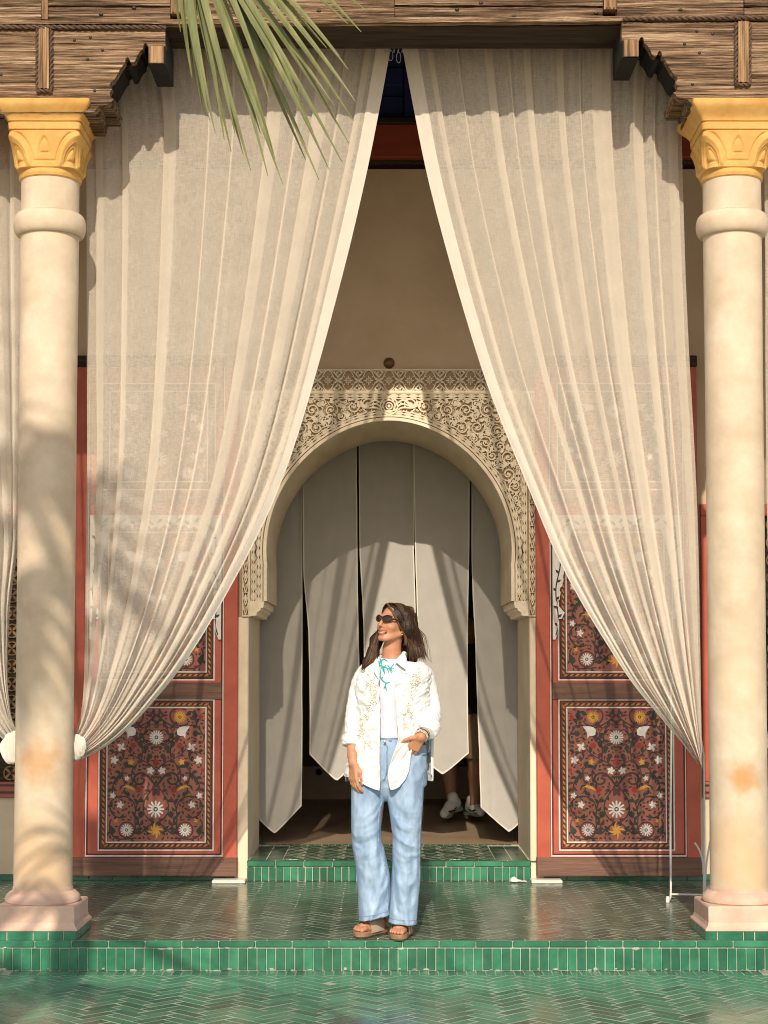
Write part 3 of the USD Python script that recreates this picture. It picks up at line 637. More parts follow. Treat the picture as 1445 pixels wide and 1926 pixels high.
def bracket(sg, label):
    "carved bracket boards over one column; drawn for the left one, mirrored about the axis for the right"
    t = thing('timber_bracket', label, 'bracket')
    ax = 729.5
    mu = lambda u: u if sg < 0 else 2 * ax - u + 22
    dv = (lambda v: v) if sg < 0 else (lambda v: v - 12)
    P = lambda L: [(mu(u), dv(v)) for u, v in L]
    lobes = [(311, 54), (311, 87), (279, 89), (277, 83), (273, 80.5), (270, 84), (269, 92), (263, 97), (258, 105), (254, 114), (249, 117), (245, 116), (243, 110), (240, 107), (236, 110), (235, 118), (230, 124), (224, 133), (219, 143), (214, 150), (208, 155), (206, 161), (211, 167), (206, 174), (208, 183), (214, 186)]
    board(P([(-420, 54)] + lobes + [(-420, 184.5)]), YBM, .055, t, 'carved_board', M['wood'], 5 + sg, .003)
    # the same lobed cut carried through the thickness of the bracket
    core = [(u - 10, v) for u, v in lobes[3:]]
    me = ext(ragged(wpoly(P([(-420, 56), (270, 56)] + core + [(-420, 184)])), .003, 3), YBM + .33, .27); obj('lobed_core', me, M['shade_black'], t)  # shadow of the underside painted in as near-black
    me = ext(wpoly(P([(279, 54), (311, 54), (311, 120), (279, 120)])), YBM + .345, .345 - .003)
    obj('end_post', me, M['shade_black'], t)  # dark colour stands in for the shade on this post
    me = ext(ragged(wpoly(P([(280.5, 88), (308, 88), (308, 119), (280.5, 119)])), .002, 8), YBM - .001, .012); obj('end_block', me, M['wood_v'], t)
    board(P([(-420, 185.5), (215, 186.5), (206, 196), (190, 199.5), (-420, 200)]), YBM - .012, .07, t, 'board', M['wood'], 15 + sg)
    board(P([(-420, 201), (189, 200.5), (178, 213), (174, 214.5), (-420, 214.5)]), YBM - .02, .07, t, 'board', M['wood'], 18 + sg, .006)
    for k, (u, va, vb, y0, y1) in enumerate(((189, 199, 214, .05, .16), (186, 198, 216, .165, .255), (183, 197, 217, .26, .345), (214, 184, 197, .05, .19), (212, 184, 198, .20, .34))):
        me = ext(ragged(wpoly(P([(100, va), (u, va), (u - 5, vb), (100, vb)]), YBM), .004, k), YBM + y1, y1 - y0); obj('end_board', me, M['wood'], t)
    # batten with ropes on the face
    a, b, v0, v1 = 74, 93, 54, 168
    for k in range(5):
        q = a + (b - a) * (k + .5) / 5; w = 1.55 if k % 2 else 2.0
        me = ext(wpoly(P([(q - w, v0), (q + w, v0), (q + w, v1), (q - w, v1)])), YBM - .0005, .016 if k % 2 == 0 else .022); obj('batten_reed', me, M['wood_v'], t)
    for u in (70.5, 96.5):
        obj('rope_moulding', rope(at(mu(u), dv(v0), YBM - .008), at(mu(u), dv(v1 + 1), YBM - .008), .010, .028), M['wood_rope'], t)
    obj('rope_moulding', rope(at(mu(69), dv(171), YBM - .010), at(mu(98), dv(171), YBM - .010), .011, .028), M['wood_rope'], t)
    rr = random.Random(3 + sg)
    for (u, v) in ((193, 94), (2, 140), (170, 70), (60, 195), (112, 204), (165, 111), (178, 170), (140, 75)):
        c = at(mu(u), dv(v), YBM - .002); nm = trimesh.creation.icosphere(1, .008); nm.apply_scale([1, .5, 1]); nm.apply_translation(c); obj('nail_head', nm, M['black'], t)
    return t
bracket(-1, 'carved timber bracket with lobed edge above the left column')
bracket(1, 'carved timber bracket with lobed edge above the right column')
for (u, v) in ((190, 26), (252, 14), (600, 20), (905, 5), (812, 32), (967, 30), (860, 17), (1122, 24), (1280, 18)):
    c = at(u, v, YBM - .002); nm = trimesh.creation.icosphere(1, .009); nm.apply_scale([1.3, .5, .8]); nm.apply_translation(c); obj('nail_head', nm, M['black'], beam)
# ------------------------------------------------------------------ painted door leaves
YD = 10.775; DT = .05
def mirror_x(L): return [(-x, y) for x, y in L]
def motif(w, h):
    "the painted flower panel, w x h metres, as flat paint layers {colour: shape}; drawn on one half and mirrored"
    sx, sz = w / 940., h / 1320.
    def P(x, y): return ((x - 600) * sx, h / 2 - (y - 155) * sz)
    L = {k: [] for k in ('ink', 'plum', 'white', 'yellow', 'bud', 'dark')}
    def vine(pts, wd=8, leaves=5, c='ink', seed=0):
        q = spline([P(*p) for p in pts], 36); L[c].append(LineString(q).buffer(wd * sx * .72, quad_segs=2))
        r = random.Random(seed + int(pts[0][0]))
        for i in range(leaves):
            k = int(3 + (i + .5) * 30 / leaves); d = q[k + 1] - q[k - 1]; a = math.atan2(d[1], d[0]) + (1 if i % 2 else -1) * r.uniform(.6, 1.0)
            L['ink' if r.random() < .75 else 'plum'].append(leaf(q[k], a, r.uniform(48, 76) * sx, r.uniform(24, 36) * sx))
    def leaf(c, a, l, wd):
        t = np.linspace(0, 1, 8); ww = wd * np.sin(PI * t ** .75) / 2; b = .16 * l * np.sin(PI * t)
        p = np.vstack([np.stack([t * l, ww + b], 1), np.stack([t[::-1] * l, b[::-1] - ww[::-1]], 1)]); co, si = math.cos(a), math.sin(a)
        return Polygon(np.stack([c[0] + p[:, 0] * co - p[:, 1] * si, c[1] + p[:, 0] * si + p[:, 1] * co], 1)).buffer(0)
    def rosette(x, y, R, n, c='white', ring=True, solid=True):
        p = np.array(P(x, y))
        for k in range(n):
            a = 2 * PI * k / n; d = np.array([math.cos(a), math.sin(a)])
            L[c].append(LineString([p + d * R * .36 * sx, p + d * R * .93 * sx]).buffer(R * .105 * sx, quad_segs=2))
        L['dark'].append(Point(p).buffer(R * .27 * sx)); L[c].append(Point(p).buffer(R * .13 * sx))
        if ring: L['plum'].append(Point(p).buffer(R * 1.40 * sx).difference(Point(p).buffer(R * 1.20 * sx)))
    def bloom(x, y, R, c='ink'):
        p = P(x, y); L[c].append(Point(p).buffer(R * .62 * sx))
        for k in range(5):
            a = PI / 2 + (k - 2) * .62; L[c].append(leaf((p[0] - .2 * R * sx * math.cos(a), p[1]), a, R * 1.25 * sx, R * .62 * sx))
    def flower(x, y, R, n, c, core='bud'):
        p = np.array(P(x, y))
        for k in range(n):
            a = 2 * PI * k / n + .4; L[c].append(leaf(p, a, R * sx, R * .55 * sx))
        L[core].append(Point(p).buffer(R * .17 * sx))
    # one half
    vine([(606, 1300), (690, 1340), (770, 1400), (800, 1290), (796, 1170), (770, 1080), (742, 1040)], 9, 7)
    vine([(800, 1150), (850, 1052), (960, 1032), (1036, 1090), (1028, 1185), (960, 1238), (884, 1222)], 9, 9, seed=3)
    vine([(606, 880), (640, 960), (700, 1050), (722, 1150), (690, 1232)], 8, 6, seed=1)
    vine([(606, 930), (680, 830), (760, 800), (812, 850), (792, 898), (742, 906), (714, 872), (745, 850)], 14, 2, seed=5)
    vine([(745, 690), (830, 770), (832, 870), (818, 930)], 8, 6, seed=2)
    vine([(606, 775), (680, 700), (760, 660), (850, 600), (884, 560)], 7, 6, seed=4)
    vine([(742, 690), (736, 600), (745, 500), (790, 440), (840, 430)], 8, 6, seed=6)
    vine([(880, 800), (960, 820), (1010, 900), (1020, 985)], 8, 8, seed=8)
    vine([(1042, 500), (1036, 400), (990, 330), (970, 240), (934, 190), (896, 204)], 8, 8, seed=7)
    vine([(600, 222), (680, 290), (762, 336), (940, 322)], 10, 3, seed=12)
    vine([(604, 325), (690, 330), (757, 390), (752, 470), (694, 516), (640, 516)], 6, 5, c='plum', seed=9)
    vine([(636, 385), (700, 380), (722, 430), (690, 500)], 8, 3, seed=10)
    vine([(948, 680), (922, 612), (966, 590), (1034, 612)], 8, 4, seed=11)
    vine([(890, 740), (930, 810), (905, 900), (930, 1000)], 8, 5, seed=13)
    vine([(610, 1365), (700, 1372), (770, 1290), (765, 1240)], 8, 5, seed=14)
    vine([(1030, 1260), (1045, 1320), (1000, 1430), (900, 1450), (790, 1440)], 9, 6, seed=15)
    vine([(690, 1232), (650, 1270), (610, 1285)], 9, 2, seed=16)
    vine([(730, 240), (740, 190), (800, 160), (880, 175)], 10, 0, c='plum', seed=17); vine([(730, 240), (760, 300), (830, 330), (900, 310)], 12, 0, c='plum')
    vine([(602, 300), (640, 250), (660, 200)], 7, 4, seed=21); vine([(620, 860), (640, 830), (640, 880), (612, 905)], 9, 0, seed=22)
    rosette(880, 1360, 58, 14); rosette(825, 245, 56, 16, 'yellow', ring=False)
    fan = Polygon([P(*p) for p in ((795, 372), (820, 345), (865, 335), (925, 336), (900, 370), (882, 400), (878, 462), (860, 430), (832, 432), (803, 420))]); L['white'].append(fan); L['ink'].append(fan.boundary.buffer(3 * sx))
    for x, y, R in ((968, 240, 34), (978, 415, 34), (705, 560, 36), (665, 640, 32), (890, 722, 36), (745, 1215, 38), (1020, 1382, 38), (640, 556, 22), (948, 655, 20), (1020, 500, 22)): bloom(x, y, R)
    for x, y, R in ((825, 535, 34), (772, 970, 36), (1030, 245, 26), (1050, 775, 24)): bloom(x, y, R, 'bud')
    L['bud'].append(leaf(P(1030, 290), 1.5, 90 * sz, 20 * sx)); L['plum'] += [leaf(P(625, 1030), 1.45, 110 * sz, 46 * sx), leaf(P(785, 500), .9, 100 * sz, 40 * sx)]
    L['yellow'] += [leaf(P(800, 975), .25, 140 * sx, 26 * sx), leaf(P(860, 960), .8, 60 * sx, 20 * sx)]; flower(845, 690, 34, 5, 'yellow'); flower(985, 1268, 26, 4, 'yellow')
    flower(938, 540, 50, 4, 'white'); flower(1005, 670, 44, 5, 'white'); flower(655, 775, 42, 5, 'white'); flower(880, 850, 28, 5, 'white'); flower(1015, 1020, 34, 5, 'white'); flower(945, 1112, 40, 5, 'white')
    allu = unary_union([unary_union(v) for v in L.values() if v]); rf = random.Random(77); fill = []
    ax = Point(P(600, 445)).buffer(70 * sx).union(Point(P(597, 1155)).buffer(84 * sx)).union(Point(P(597, 1365)).buffer(88 * sx))
    for _ in range(1500):
        x_, y_ = rf.uniform(606, 1062), rf.uniform(165, 1465); lf = leaf(P(x_, y_), rf.uniform(0, 6.28), rf.uniform(26, 52) * sx, rf.uniform(13, 22) * sx)
        if lf.distance(allu) < 3.2 * sx or lf.distance(ax) < 3 * sx or any(lf.distance(q) < 4.5 * sx for q in fill): continue
        fill.append(lf); L['ink' if rf.random() < .8 else 'dark'].append(lf)
    half = {k: unary_union(v) for k, v in L.items() if v}
    out = {k: unary_union([g, affinity.scale(g, -1, 1, origin=(0, 0))]) for k, g in half.items()}
    L = {k: [] for k in L}                                        # what stands on the axis
    rosette(600, 445, 66, 16, ring=False); rosette(597, 1155, 80, 12, ring=False); bloom(602, 308, 28); bloom(600, 700, 30, 'bud'); L['bud'].append(leaf(P(600, 745), PI / 2, 110 * sz, 30 * sx)); 
    for k in range(8): L['yellow'].append(leaf(P(597, 1365), k * PI / 4, (88 if k % 2 == 0 else 62) * sx, 22 * sx))
    L['dark'] += [Point(P(597, 1365)).buffer(10 * sx)]
    L['ink'].append(stroke([P(600, 930), P(600, 760)], 3 * sx))
    for k, v in L.items():
        if v: out[k] = unary_union([out.get(k, Polygon())] + v)
    clip = sbox(-w / 2 + .003, -h / 2 + .003, w / 2 - .003, h / 2 - .003); top = Polygon(); res = {}
    for k in ('dark', 'white', 'yellow', 'bud', 'plum', 'ink'):
        g = out[k].intersection(clip).buffer(0); res[k] = g
    return res
PAINT = {'ink': ('painted_vines', 'ink', .0010), 'plum': ('painted_plum_leaf', 'plum', .0014), 'bud': ('painted_red_bud', 'red_bud', .0020), 'white': ('painted_white_flower', 'white_paint', .0026), 'yellow': ('painted_yellow_flower', 'yellow', .0030), 'dark': ('painted_flower_hearts', 'ink', .0022)}
_mo = {}
def MOTIF(w, h):
    k = (round(w, 3), round(h, 3)); _mo[k] = _mo.get(k) or motif(w, h); return _mo[k]
def ring_(x0, z0, x1, z1, a, b): return sbox(x0 + a, z0 + a, x1 - a, z1 - a).difference(sbox(x0 + b, z0 + b, x1 - b, z1 - b))
def rope_border(x0, z0, x1, z1, wd):
    "painted twist along a rectangle"
    g, pitch = [], .034
    for (a, b, c, d) in ((x0, z0, x1, z0), (x1, z0, x1, z1), (x1, z1, x0, z1), (x0, z1, x0, z0)):
        L = math.hypot(c - a, d - b); n = int(L / pitch); an = math.atan2(d - b, c - a)
        for i in range(n):
            s = (i + .5) / n; g.append(vesica((a + (c - a) * s, b + (d - b) * s), an + .38, pitch * 1.0, wd * .62))
    return unary_union(g)
px = 10.775 / FPX      # metres per photo pixel on the door plane
def panel_block(parent, xc, z0, z1, wo, sub=True):
    "framed painted panel: white line, dark border, rope, white line, flowers"
    x0, x1 = xc - wo / 2, xc + wo / 2; y = YD
    obj('panel_border', ext(sbox(x0, z0, x1, z1), y, .0012), M['dark_red'], parent)
    obj('white_line', ext(unary_union([ring_(x0, z0, x1, z1, .000, .0085), ring_(x0, z0, x1, z1, .050, .0575)]), y - .0012, .0016), M['white_paint'], parent)
    obj('red_line', ext(ring_(x0, z0, x1, z1, .0215, .0245).union(ring_(x0, z0, x1, z1, .043, .046)), y - .0012, .0008), M['red_beam'], parent)
    obj('painted_rope', ext(rope_border(x0 + .034, z0 + .034, x1 - .034, z1 - .034, .020), y - .0012, .0014), M['yellow_rope'], parent)
    i = .0575; fx0, fx1, fz0, fz1 = x0 + i, x1 - i, z0 + i, z1 - i
    obj('panel_field', ext(sbox(fx0, fz0, fx1, fz1), y - .0012, .0010), M['red_field'], parent)
    for k, g in MOTIF(fx1 - fx0, fz1 - fz0).items():
        nm, mt, d = PAINT[k]; g = affinity.translate(g, (fx0 + fx1) / 2, (fz0 + fz1) / 2)
        if k in ('ink', 'dark'): obj(nm, ext(g, y - .0022, d), M[mt], parent, kind='stuff'); continue
        for c in polys(g.buffer(.0045)):
            q = g.intersection(c)
            if q.area > 2e-5: obj(nm, ext(q, y - .0022, d), M[mt], parent)
M['yellow_rope'] = pm('ochre_rope_paint', (.33, .15, .035), (.44, .23, .06), scale=20, rough=.5)
def lace_board(xc, z0, z1, wo):
    "white painted board with a scalloped horseshoe cut, in front of the upper panel"
    x0, x1 = xc - wo / 2, xc + wo / 2; g = [sbox(x0, z1 - .085, x1, z1)]
    for s in (-1, 1):
        xo = x0 if s < 0 else x1
        side = Polygon([(xo, z1), (xo - s * .17, z1), (xo - s * .11, z1 - .14), (xo - s * .075, z1 - .28), (xo - s * .07, z1 - .40), (xo - s * .045, z1 - .52), (xo - s * .040, z1 - .58), (xo - s * .075, z1 - .62), (xo - s * .055, z1 - .66), (xo - s * .03, z1 - .66), (xo - s * .035, z1 - .74), (xo - s * .015, z1 - .79), (xo, z1 - .79)])
        g.append(side.buffer(.006).buffer(-.006))
    arch = unary_union(g)
    for i in range(9):
        q = x0 + .18 + i * (wo - .36) / 8; arch = arch.difference(Point(q, z1 - .092 - .012 * math.cos(i * 1.57)).buffer(.026))
    for s in (-1, 1):
        xo = x0 if s < 0 else x1
        for k in range(5): arch = arch.difference(Point(xo - s * (.135 - .022 * k), z1 - .22 - k * .085).buffer(.030 - k * .002))
    vines = []
    for s in (-1, 1):
        xo = x0 if s < 0 else x1; q = spline([(xo - s * .02, z1 - .76), (xo - s * .03, z1 - .6), (xo - s * .022, z1 - .45), (xo - s * .05, z1 - .3), (xo - s * .035, z1 - .15), (xo - s * .1, z1 - .06)], 40); vines.append(LineString(q).buffer(.004))
        for i in range(3, 38, 3):
            a = math.atan2(*(q[i + 1] - q[i - 1])[::-1]) + (.9 if i % 2 else -.9); vines.append(vesica(q[i] + .014 * np.array([math.cos(a), math.sin(a)]), a, .034, .016))
    for i in range(12):
        q = x0 + .1 + i * (wo - .2) / 11; vines.append(vesica((q, z1 - .035 - .015 * (i % 2)), .7 * (-1) ** i, .05, .018))
    return arch, unary_union(vines).intersection(arch.buffer(-.004))
def door(uL, uR, label):
    x0, x1 = sorted((X(uL, YD), X(uR, YD))); w = x1 - x0; xc = (x0 + x1) / 2
    left = xc < 0
    t = thing('door_leaf', label, 'door')
    zb, zt = Z(1648, YD), Z(690, YD)
    obj('backing', bx(x0 + .002, x1 - .002, YD + .014, YD + DT, zb + .004, zt - .004), M['red'], t)
    st = 26 * px
    obj('stile', cbx(x0, x0 + st, YD - .010, YD + DT, zb + .11, zt, .004), M['red'], t); obj('stile', cbx(x1 - st, x1, YD - .010, YD + DT, zb + .11, zt, .004), M['red'], t)
    obj('bottom_rail', cbx(x0 - .004, x1 + .004, YD - .018, YD + DT, zb, zb + .118, .005), M['rail'], t)
    zr0, zr1 = Z(1316, YD), Z(1284, YD)
    obj('middle_rail', cbx(x0 + st + .012, x1 - st - .012, YD - .008, YD + .013, zr0, zr1, .004), M['rail'], t)
    zq0, zq1 = Z(948, YD), Z(928, YD)
    obj('middle_rail', cbx(x0 + st + .012, x1 - st - .012, YD - .008, YD + .013, zq0, zq1, .004), M['rail'], t)
    obj('top_cap', cbx(x0 - .004, x1 + .004, YD - .02, YD + DT, zt, zt + 21 * px, .004), M['wood_dark'], t)
    ix0, ix1 = x0 + st, x1 - st
    obj('field', bx(ix0 + .001, ix1 - .001, YD, YD + .0135, zb + .119, zt - .001), M['red'], t)
    lines_w = unary_union([sbox(ix0 + .0005, zb + .125, ix0 + .0065, zt), sbox(ix1 - .0065, zb + .125, ix1 - .0005, zt), sbox(ix0, zb + .122, ix1, zb + .130)])
    obj('white_line', ext(lines_w, YD, .0015), M['white_paint'], t)
    lines_d = unary_union([sbox(ix0 + .0075, zb + .132, ix0 + .017, zt), sbox(ix1 - .017, zb + .132, ix1 - .0075, zt), sbox(ix0 + .0075, zb + .132, ix1 - .0075, zb + .140)])
    obj('dark_line', ext(lines_d, YD, .0014), M['dark_red'], t)
    wo = 217 * px
    off = (295.5 - 292) * px * (1 if left else -1)
    panel_block(t, xc + off, Z(1600.5, YD), Z(1313.5, YD) - .004, wo)
    panel_block(t, xc + off, Z(1280, YD), Z(985, YD), wo)
    panel_block(t, xc + off, Z(922, YD), Z(720, YD), wo)
    ar, vi = lace_board(xc, zr1 + .1, Z(975, YD) + .02, w - 2 * st - .034)
    lb = obj('lace_board', ext(ar, YD - .003, .016), M['white_paint'], t)
    obj('painted_lace_vines', ext(vi, YD - .019, .001), M['ink'], t)
    return t
door(137, 447, 'left red door leaf painted with flower panels')
door(1009, 1315, 'right red door leaf painted with flower panels')
for (u0, u1, lab) in ((401, 463, 'white marble pivot block under the left door'), (998, 1056, 'white marble pivot block under the right door')):
    t = obj('pivot_block', cbx(X(u0, 10.7), X(u1, 10.7), 10.69, 10.848, .0005, .022, .004), M['marble'], label=lab, cat='stone block', ) if False else None
    g = usdkit.mesh(stage, path_of('pivot_block'), cbx(X(u0, 10.7), X(u1, 10.7), 10.69, 10.825, .001, .021, .004), M['marble']); data(g.GetPrim(), lab, 'stone block')
# crumpled paper by the step
pp = at(975, 1651, 10.74); r_ = random.Random(2)
P_ = np.array([[(pp[0] - .05 + i * .0125, 10.74 + (j - 2) * .012 + r_.uniform(-.004, .004), .004 + (.022 * math.exp(-((i - 2) / 2.) ** 2) + .008) * (1 - abs(j - 2) / 2.4) + r_.uniform(0, .006)) for j in range(5)] for i in range(9)])
g = usdkit.mesh(stage, path_of('paper_scrap'), grid(P_), M['white_paint']); data(g.GetPrim(), 'crumpled scrap of white paper on the floor by the step', 'paper')
# windows beside the doors, partly hidden by the columns
def window(x0, x1, label):
    t = thing('window', label, 'window'); z0, z1 = Z(1500, YW), Z(949, YW); y = YW - .002
    fr = .075
    for a, b, c, d, n in ((x0, x1, z0, z0 + .10, 'sill'), (x0, x1, z1 - fr, z1, 'head'), (x0, x0 + fr, z0 + .101, z1 - fr - .001, 'stile'), (x1 - fr, x1, z0 + .101, z1 - fr - .001, 'stile')):
        obj(n, cbx(a, b, y - .03, y, c, d, .004), M['red_field'] if n == 'sill' else M['red'], t)
    for k in range(2): obj('sill_line', cbx(x0 + .002, x1 - .002, y - .036, y - .0305, z0 + .028 + k * .045, z0 + .040 + k * .045, .002), M['dark_red'], t)
    obj('screen_back', bx(x0 + fr, x1 - fr, y - .006, y - .001, z0 + .1, z1 - fr), M['wood_dark'], t)
    g = [];  nx, nz = int((x1 - x0 - 2 * fr) / .11), int((z1 - z0 - fr - .1) / .11)
    for i in range(nx):
        for j in range(nz):
            c = (x0 + fr + .055 + i * (x1 - x0 - 2 * fr) / nx, z0 + .155 + j * (z1 - z0 - fr - .1) / nz)
            g.append(Point(c).buffer(.046, quad_segs=4).difference(Point(c).buffer(.038, quad_segs=4)))
            for k in range(4): a = k * PI / 2 + PI / 4; g.append(vesica((c[0] + .024 * math.cos(a), c[1] + .024 * math.sin(a)), a, .05, .016))
    obj('carved_screen', ext(unary_union(g), y - .0065, .012), M['wood_v'], t)
window(X(-330, YW), X(134, YW), 'red framed window with carved screen behind the left column')
window(X(1319, YW), X(1790, YW), 'red framed window with carved screen behind the right column')
# ------------------------------------------------------------------ sheer curtains
YCU = 9.02
def poly_t(px, n=160):
    p = np.asarray(px, float); d = np.r_[0, np.cumsum(np.linalg.norm(np.diff(p, axis=0), axis=1))]; d /= d[-1]
    fu, fv = pch(d, p[:, 0]), pch(d, p[:, 1]); q = np.linspace(0, 1, n); return np.stack([fu(q), fv(q)], 1)
def pleats(folds, n=520):
    "cloth coordinate -> (position across, depth): broad panels with narrow threefold pleats between"
    xs, ys = [0.], [0.]
    for p, w in folds:
        xs += [p - w / 2, p + w / 2, p - w * .45, p + w * .55]; ys += [0., .022, .040, .058]
        xs += [p + w * .55 + .02]; ys += [.030]
    xs.append(1.); ys.append(0.)
    xs, ys = np.array(xs), np.array(ys); L = np.r_[0, np.cumsum(np.hypot(np.diff(xs), np.diff(ys) * .6))]; L /= L[-1]
    q = np.linspace(0, 1, n); a, b = np.interp(q, L, xs), np.interp(q, L, ys)
    from scipy.ndimage import gaussian_filter1d
    return gaussian_filter1d(a, 1.6, mode='nearest'), gaussian_filter1d(b, 1.6, mode='nearest'), np.clip(a, 0, 1)
def curtain(label, outer, inner, folds, ytie, flip, seed, hem=True, bunch=.35):
    t = thing('curtain', label, 'curtain')
    O, I = poly_t(outer), poly_t(inner); n = len(O); T = np.linspace(0, 1, n)
    s, y, s0 = pleats(folds); m = len(s)
    g = s[None, :] ** (1 - bunch * (T[:, None] ** 1.5) * .9) if True else None
    g = np.where(s[None, :] > 0, np.maximum(s[None, :], 1e-6) ** (1 - bunch * T[:, None] ** 1.5), s[None, :])
    wob = (meshkit.fbm(np.stack(np.broadcast_arrays(s[None, :] * 9, T[:, None] * 2.2, seed), -1), 3, seed) - .5)
    g = g + wob * .012 * np.minimum(T * 4, 1)[:, None]
    P = O[:, None] + (I - O)[:, None] * g[..., None]
    amp = (.35 + .9 * np.minimum(T * 2.2, 1)) * np.where(T > .85, 1 - .45 * (T - .85) / .15, 1)
    wav = .018 * np.sin(s[None, :] * 31 + seed) * np.minimum(T * 3, 1)[:, None] + (meshkit.fbm(np.stack(np.broadcast_arrays(s[None, :] * 14 + 5, T[:, None] * 1.6, seed + 3.), -1), 3, seed + 1) - .5) * .05 * np.minimum(T * 3 + .3, 1)[:, None]
    fine = .006 * np.sin(s0[None, :] * 190) * np.exp(-T * 9)[:, None]
    D = y[None, :] * amp[:, None] + wav + fine
    Y = YCU + (ytie - YCU) * (T[:, None] ** 2) - D
    # round bulk of the gathered cloth near the tie
    Y -= .07 * np.sin(PI * np.clip(g, 0, 1)) * (np.clip((T - .6) / .4, 0, 1) ** 1.5)[:, None]
    a, b = (P[..., 0] - CX) / FPX, (CV - P[..., 1]) / FPX
    dy = math.cos(PITCH) - b * math.sin(PITCH); dz = math.sin(PITCH) + b * math.cos(PITCH)
    W = np.stack([a / dy * Y, Y, CAMZ + dz / dy * Y], -1)
    W = W[:, ::-1] if flip else W
    obj('sheer_cloth', grid(W), M['curtain'], t, smooth=True)
    if hem:
        hm = W[:, (slice(0, 16) if flip else slice(m - 16, m))].copy(); hm[..., 1] -= .004
        obj('hem', grid(hm), M['curtain_hem'], t, smooth=True)
        ed = W[:, (0 if flip else -1)]; obj('hem_edge', tube(ed[::2] - [0, .002, 0], .0045, 6), M['curtain_hem'], t, smooth=True)
    return t, W
LI = [(735, 88), (716, 190), (694, 300), (664, 430), (632, 560), (598, 690), (560, 820), (520, 930), (476, 1025), (430, 1110), (380, 1195), (330, 1268), (285, 1322), (240, 1370), (200, 1402), (160, 1424), (112, 1440)]
LO = [(128, 88), (160, 260), (163, 500), (163, 800), (160, 1000), (158, 1150), (157, 1250), (155, 1310), (149, 1352), (138, 1380), (112, 1398)]
FL = [(.045, .035), (.135, .03), (.29, .055), (.425, .012), (.51, .014), (.645, .06), (.725, .014), (.80, .06), (.865, .016), (.93, .03)]
curtain('sheer white curtain swept to the left column and knotted there', LO, LI, FL, 8.92, False, 2)
RI = [(757, 88), (778, 200), (800, 310), (838, 460), (878, 600), (914, 715), (952, 815), (1000, 930), (1046, 1040), (1090, 1125), (1140, 1208), (1190, 1284), (1240, 1345), (1285, 1398), (1320, 1443)]
RO = [(1296, 88), (1284, 250), (1288, 430), (1296, 640), (1306, 820), (1314, 1000), (1317, 1150), (1319, 1280), (1320, 1360), (1321, 1420), (1322, 1446)]
FR = [(.035, .05), (.105, .014), (.165, .05), (.30, .085), (.38, .012), (.45, .035), (.565, .035), (.63, .010), (.70, .040), (.81, .012), (.905, .03)]
curtain('sheer white curtain swept to the right column', RO, RI, FR, 8.96, True, 9, bunch=.15)
# neighbouring bays, seen only beside the columns
curtain('sheer curtain of the next bay left of the left column', [(-640, 88), (-560, 400), (-420, 800), (-250, 1100), (-60, 1330), (10, 1395), (42, 1420)][::1], [(60, 88), (46, 300), (42, 700), (36, 1000), (18, 1150), (14, 1260), (20, 1340), (44, 1398)], [(.5, .04), (.7, .04), (.82, .04), (.9, .04), (.96, .02)], 8.9, False, 4, hem=False)
curtain('sheer curtain of the next bay right of the right column', [(2110, 88), (2030, 400), (1900, 800), (1740, 1100), (1560, 1330), (1480, 1395), (1450, 1420)], [(1425, 88), (1438, 420), (1440, 700), (1443, 1000), (1450, 1150), (1455, 1260), (1450, 1340), (1440, 1398)], [(.5, .04), (.7, .04), (.82, .04), (.9, .04)], 8.95, True, 6, hem=False)
# knots round the columns
def knot(c, r, label, seed, sx=1.0, sz=1.0):
    m = trimesh.creation.icosphere(4, 1.0); v = m.vertices
    a = np.arctan2(v[:, 0], v[:, 2]); tw = (1 - np.abs(np.sin(v[:, 0] * 5 + v[:, 2] * 2.2 + seed + 2.5 * meshkit.noise(v * 1.2 + seed)))) ** 2 * -.13 + (meshkit.fbm(v * 1.3 + seed, 2) - .5) * .35
    v = v * (1 + tw)[:, None]; m.vertices = v * [r * sx, r * .9, r * sz] + c
    g = usdkit.mesh(stage, path_of('curtain_knot'), m, M['knot'], smooth=True); data(g.GetPrim(), label, 'knot')
knot(at(146, 1405, 8.80), .058, 'white knot of curtain cloth at the right side of the left column', 1.3, .75, 1.12)
knot(at(26, 1408, 8.82), .085, 'white knot of curtain cloth at the left side of the left column', 4.1, .8, 1.05)
# rod and rings
t = thing('curtain_rod', 'thin dark curtain rod under the timber beam', 'curtain rod')
obj('rod', tube(np.array([at(-400, 86, 9.03), at(600, 86, 9.03), at(1850, 84, 9.03)]), .008, 8), M['black'], t)
for u in (726, 733, 741, 749, 757):
    c = at(u, 92, 9.0); a = np.linspace(0, 2 * PI, 15); obj('ring', tube(np.stack([c[0] + .004 * np.sin(a * 2), c[1] + 0 * a + .012 * np.sin(a), c[2] + .018 * np.cos(a)], 1), .002, 5), M['iron_white'], t)
for u, v in ((750, 108), (735, 104)):
    c = at(u, v, 9.0); q = np.linspace(0, 1, 12); obj('tape_loop', tube(np.stack([c[0] + .012 * np.sin(q * 6.28), c[1] + 0 * q, c[2] + .03 * np.cos(q * 6.28)], 1), .0016, 5), M['iron_white'], t)
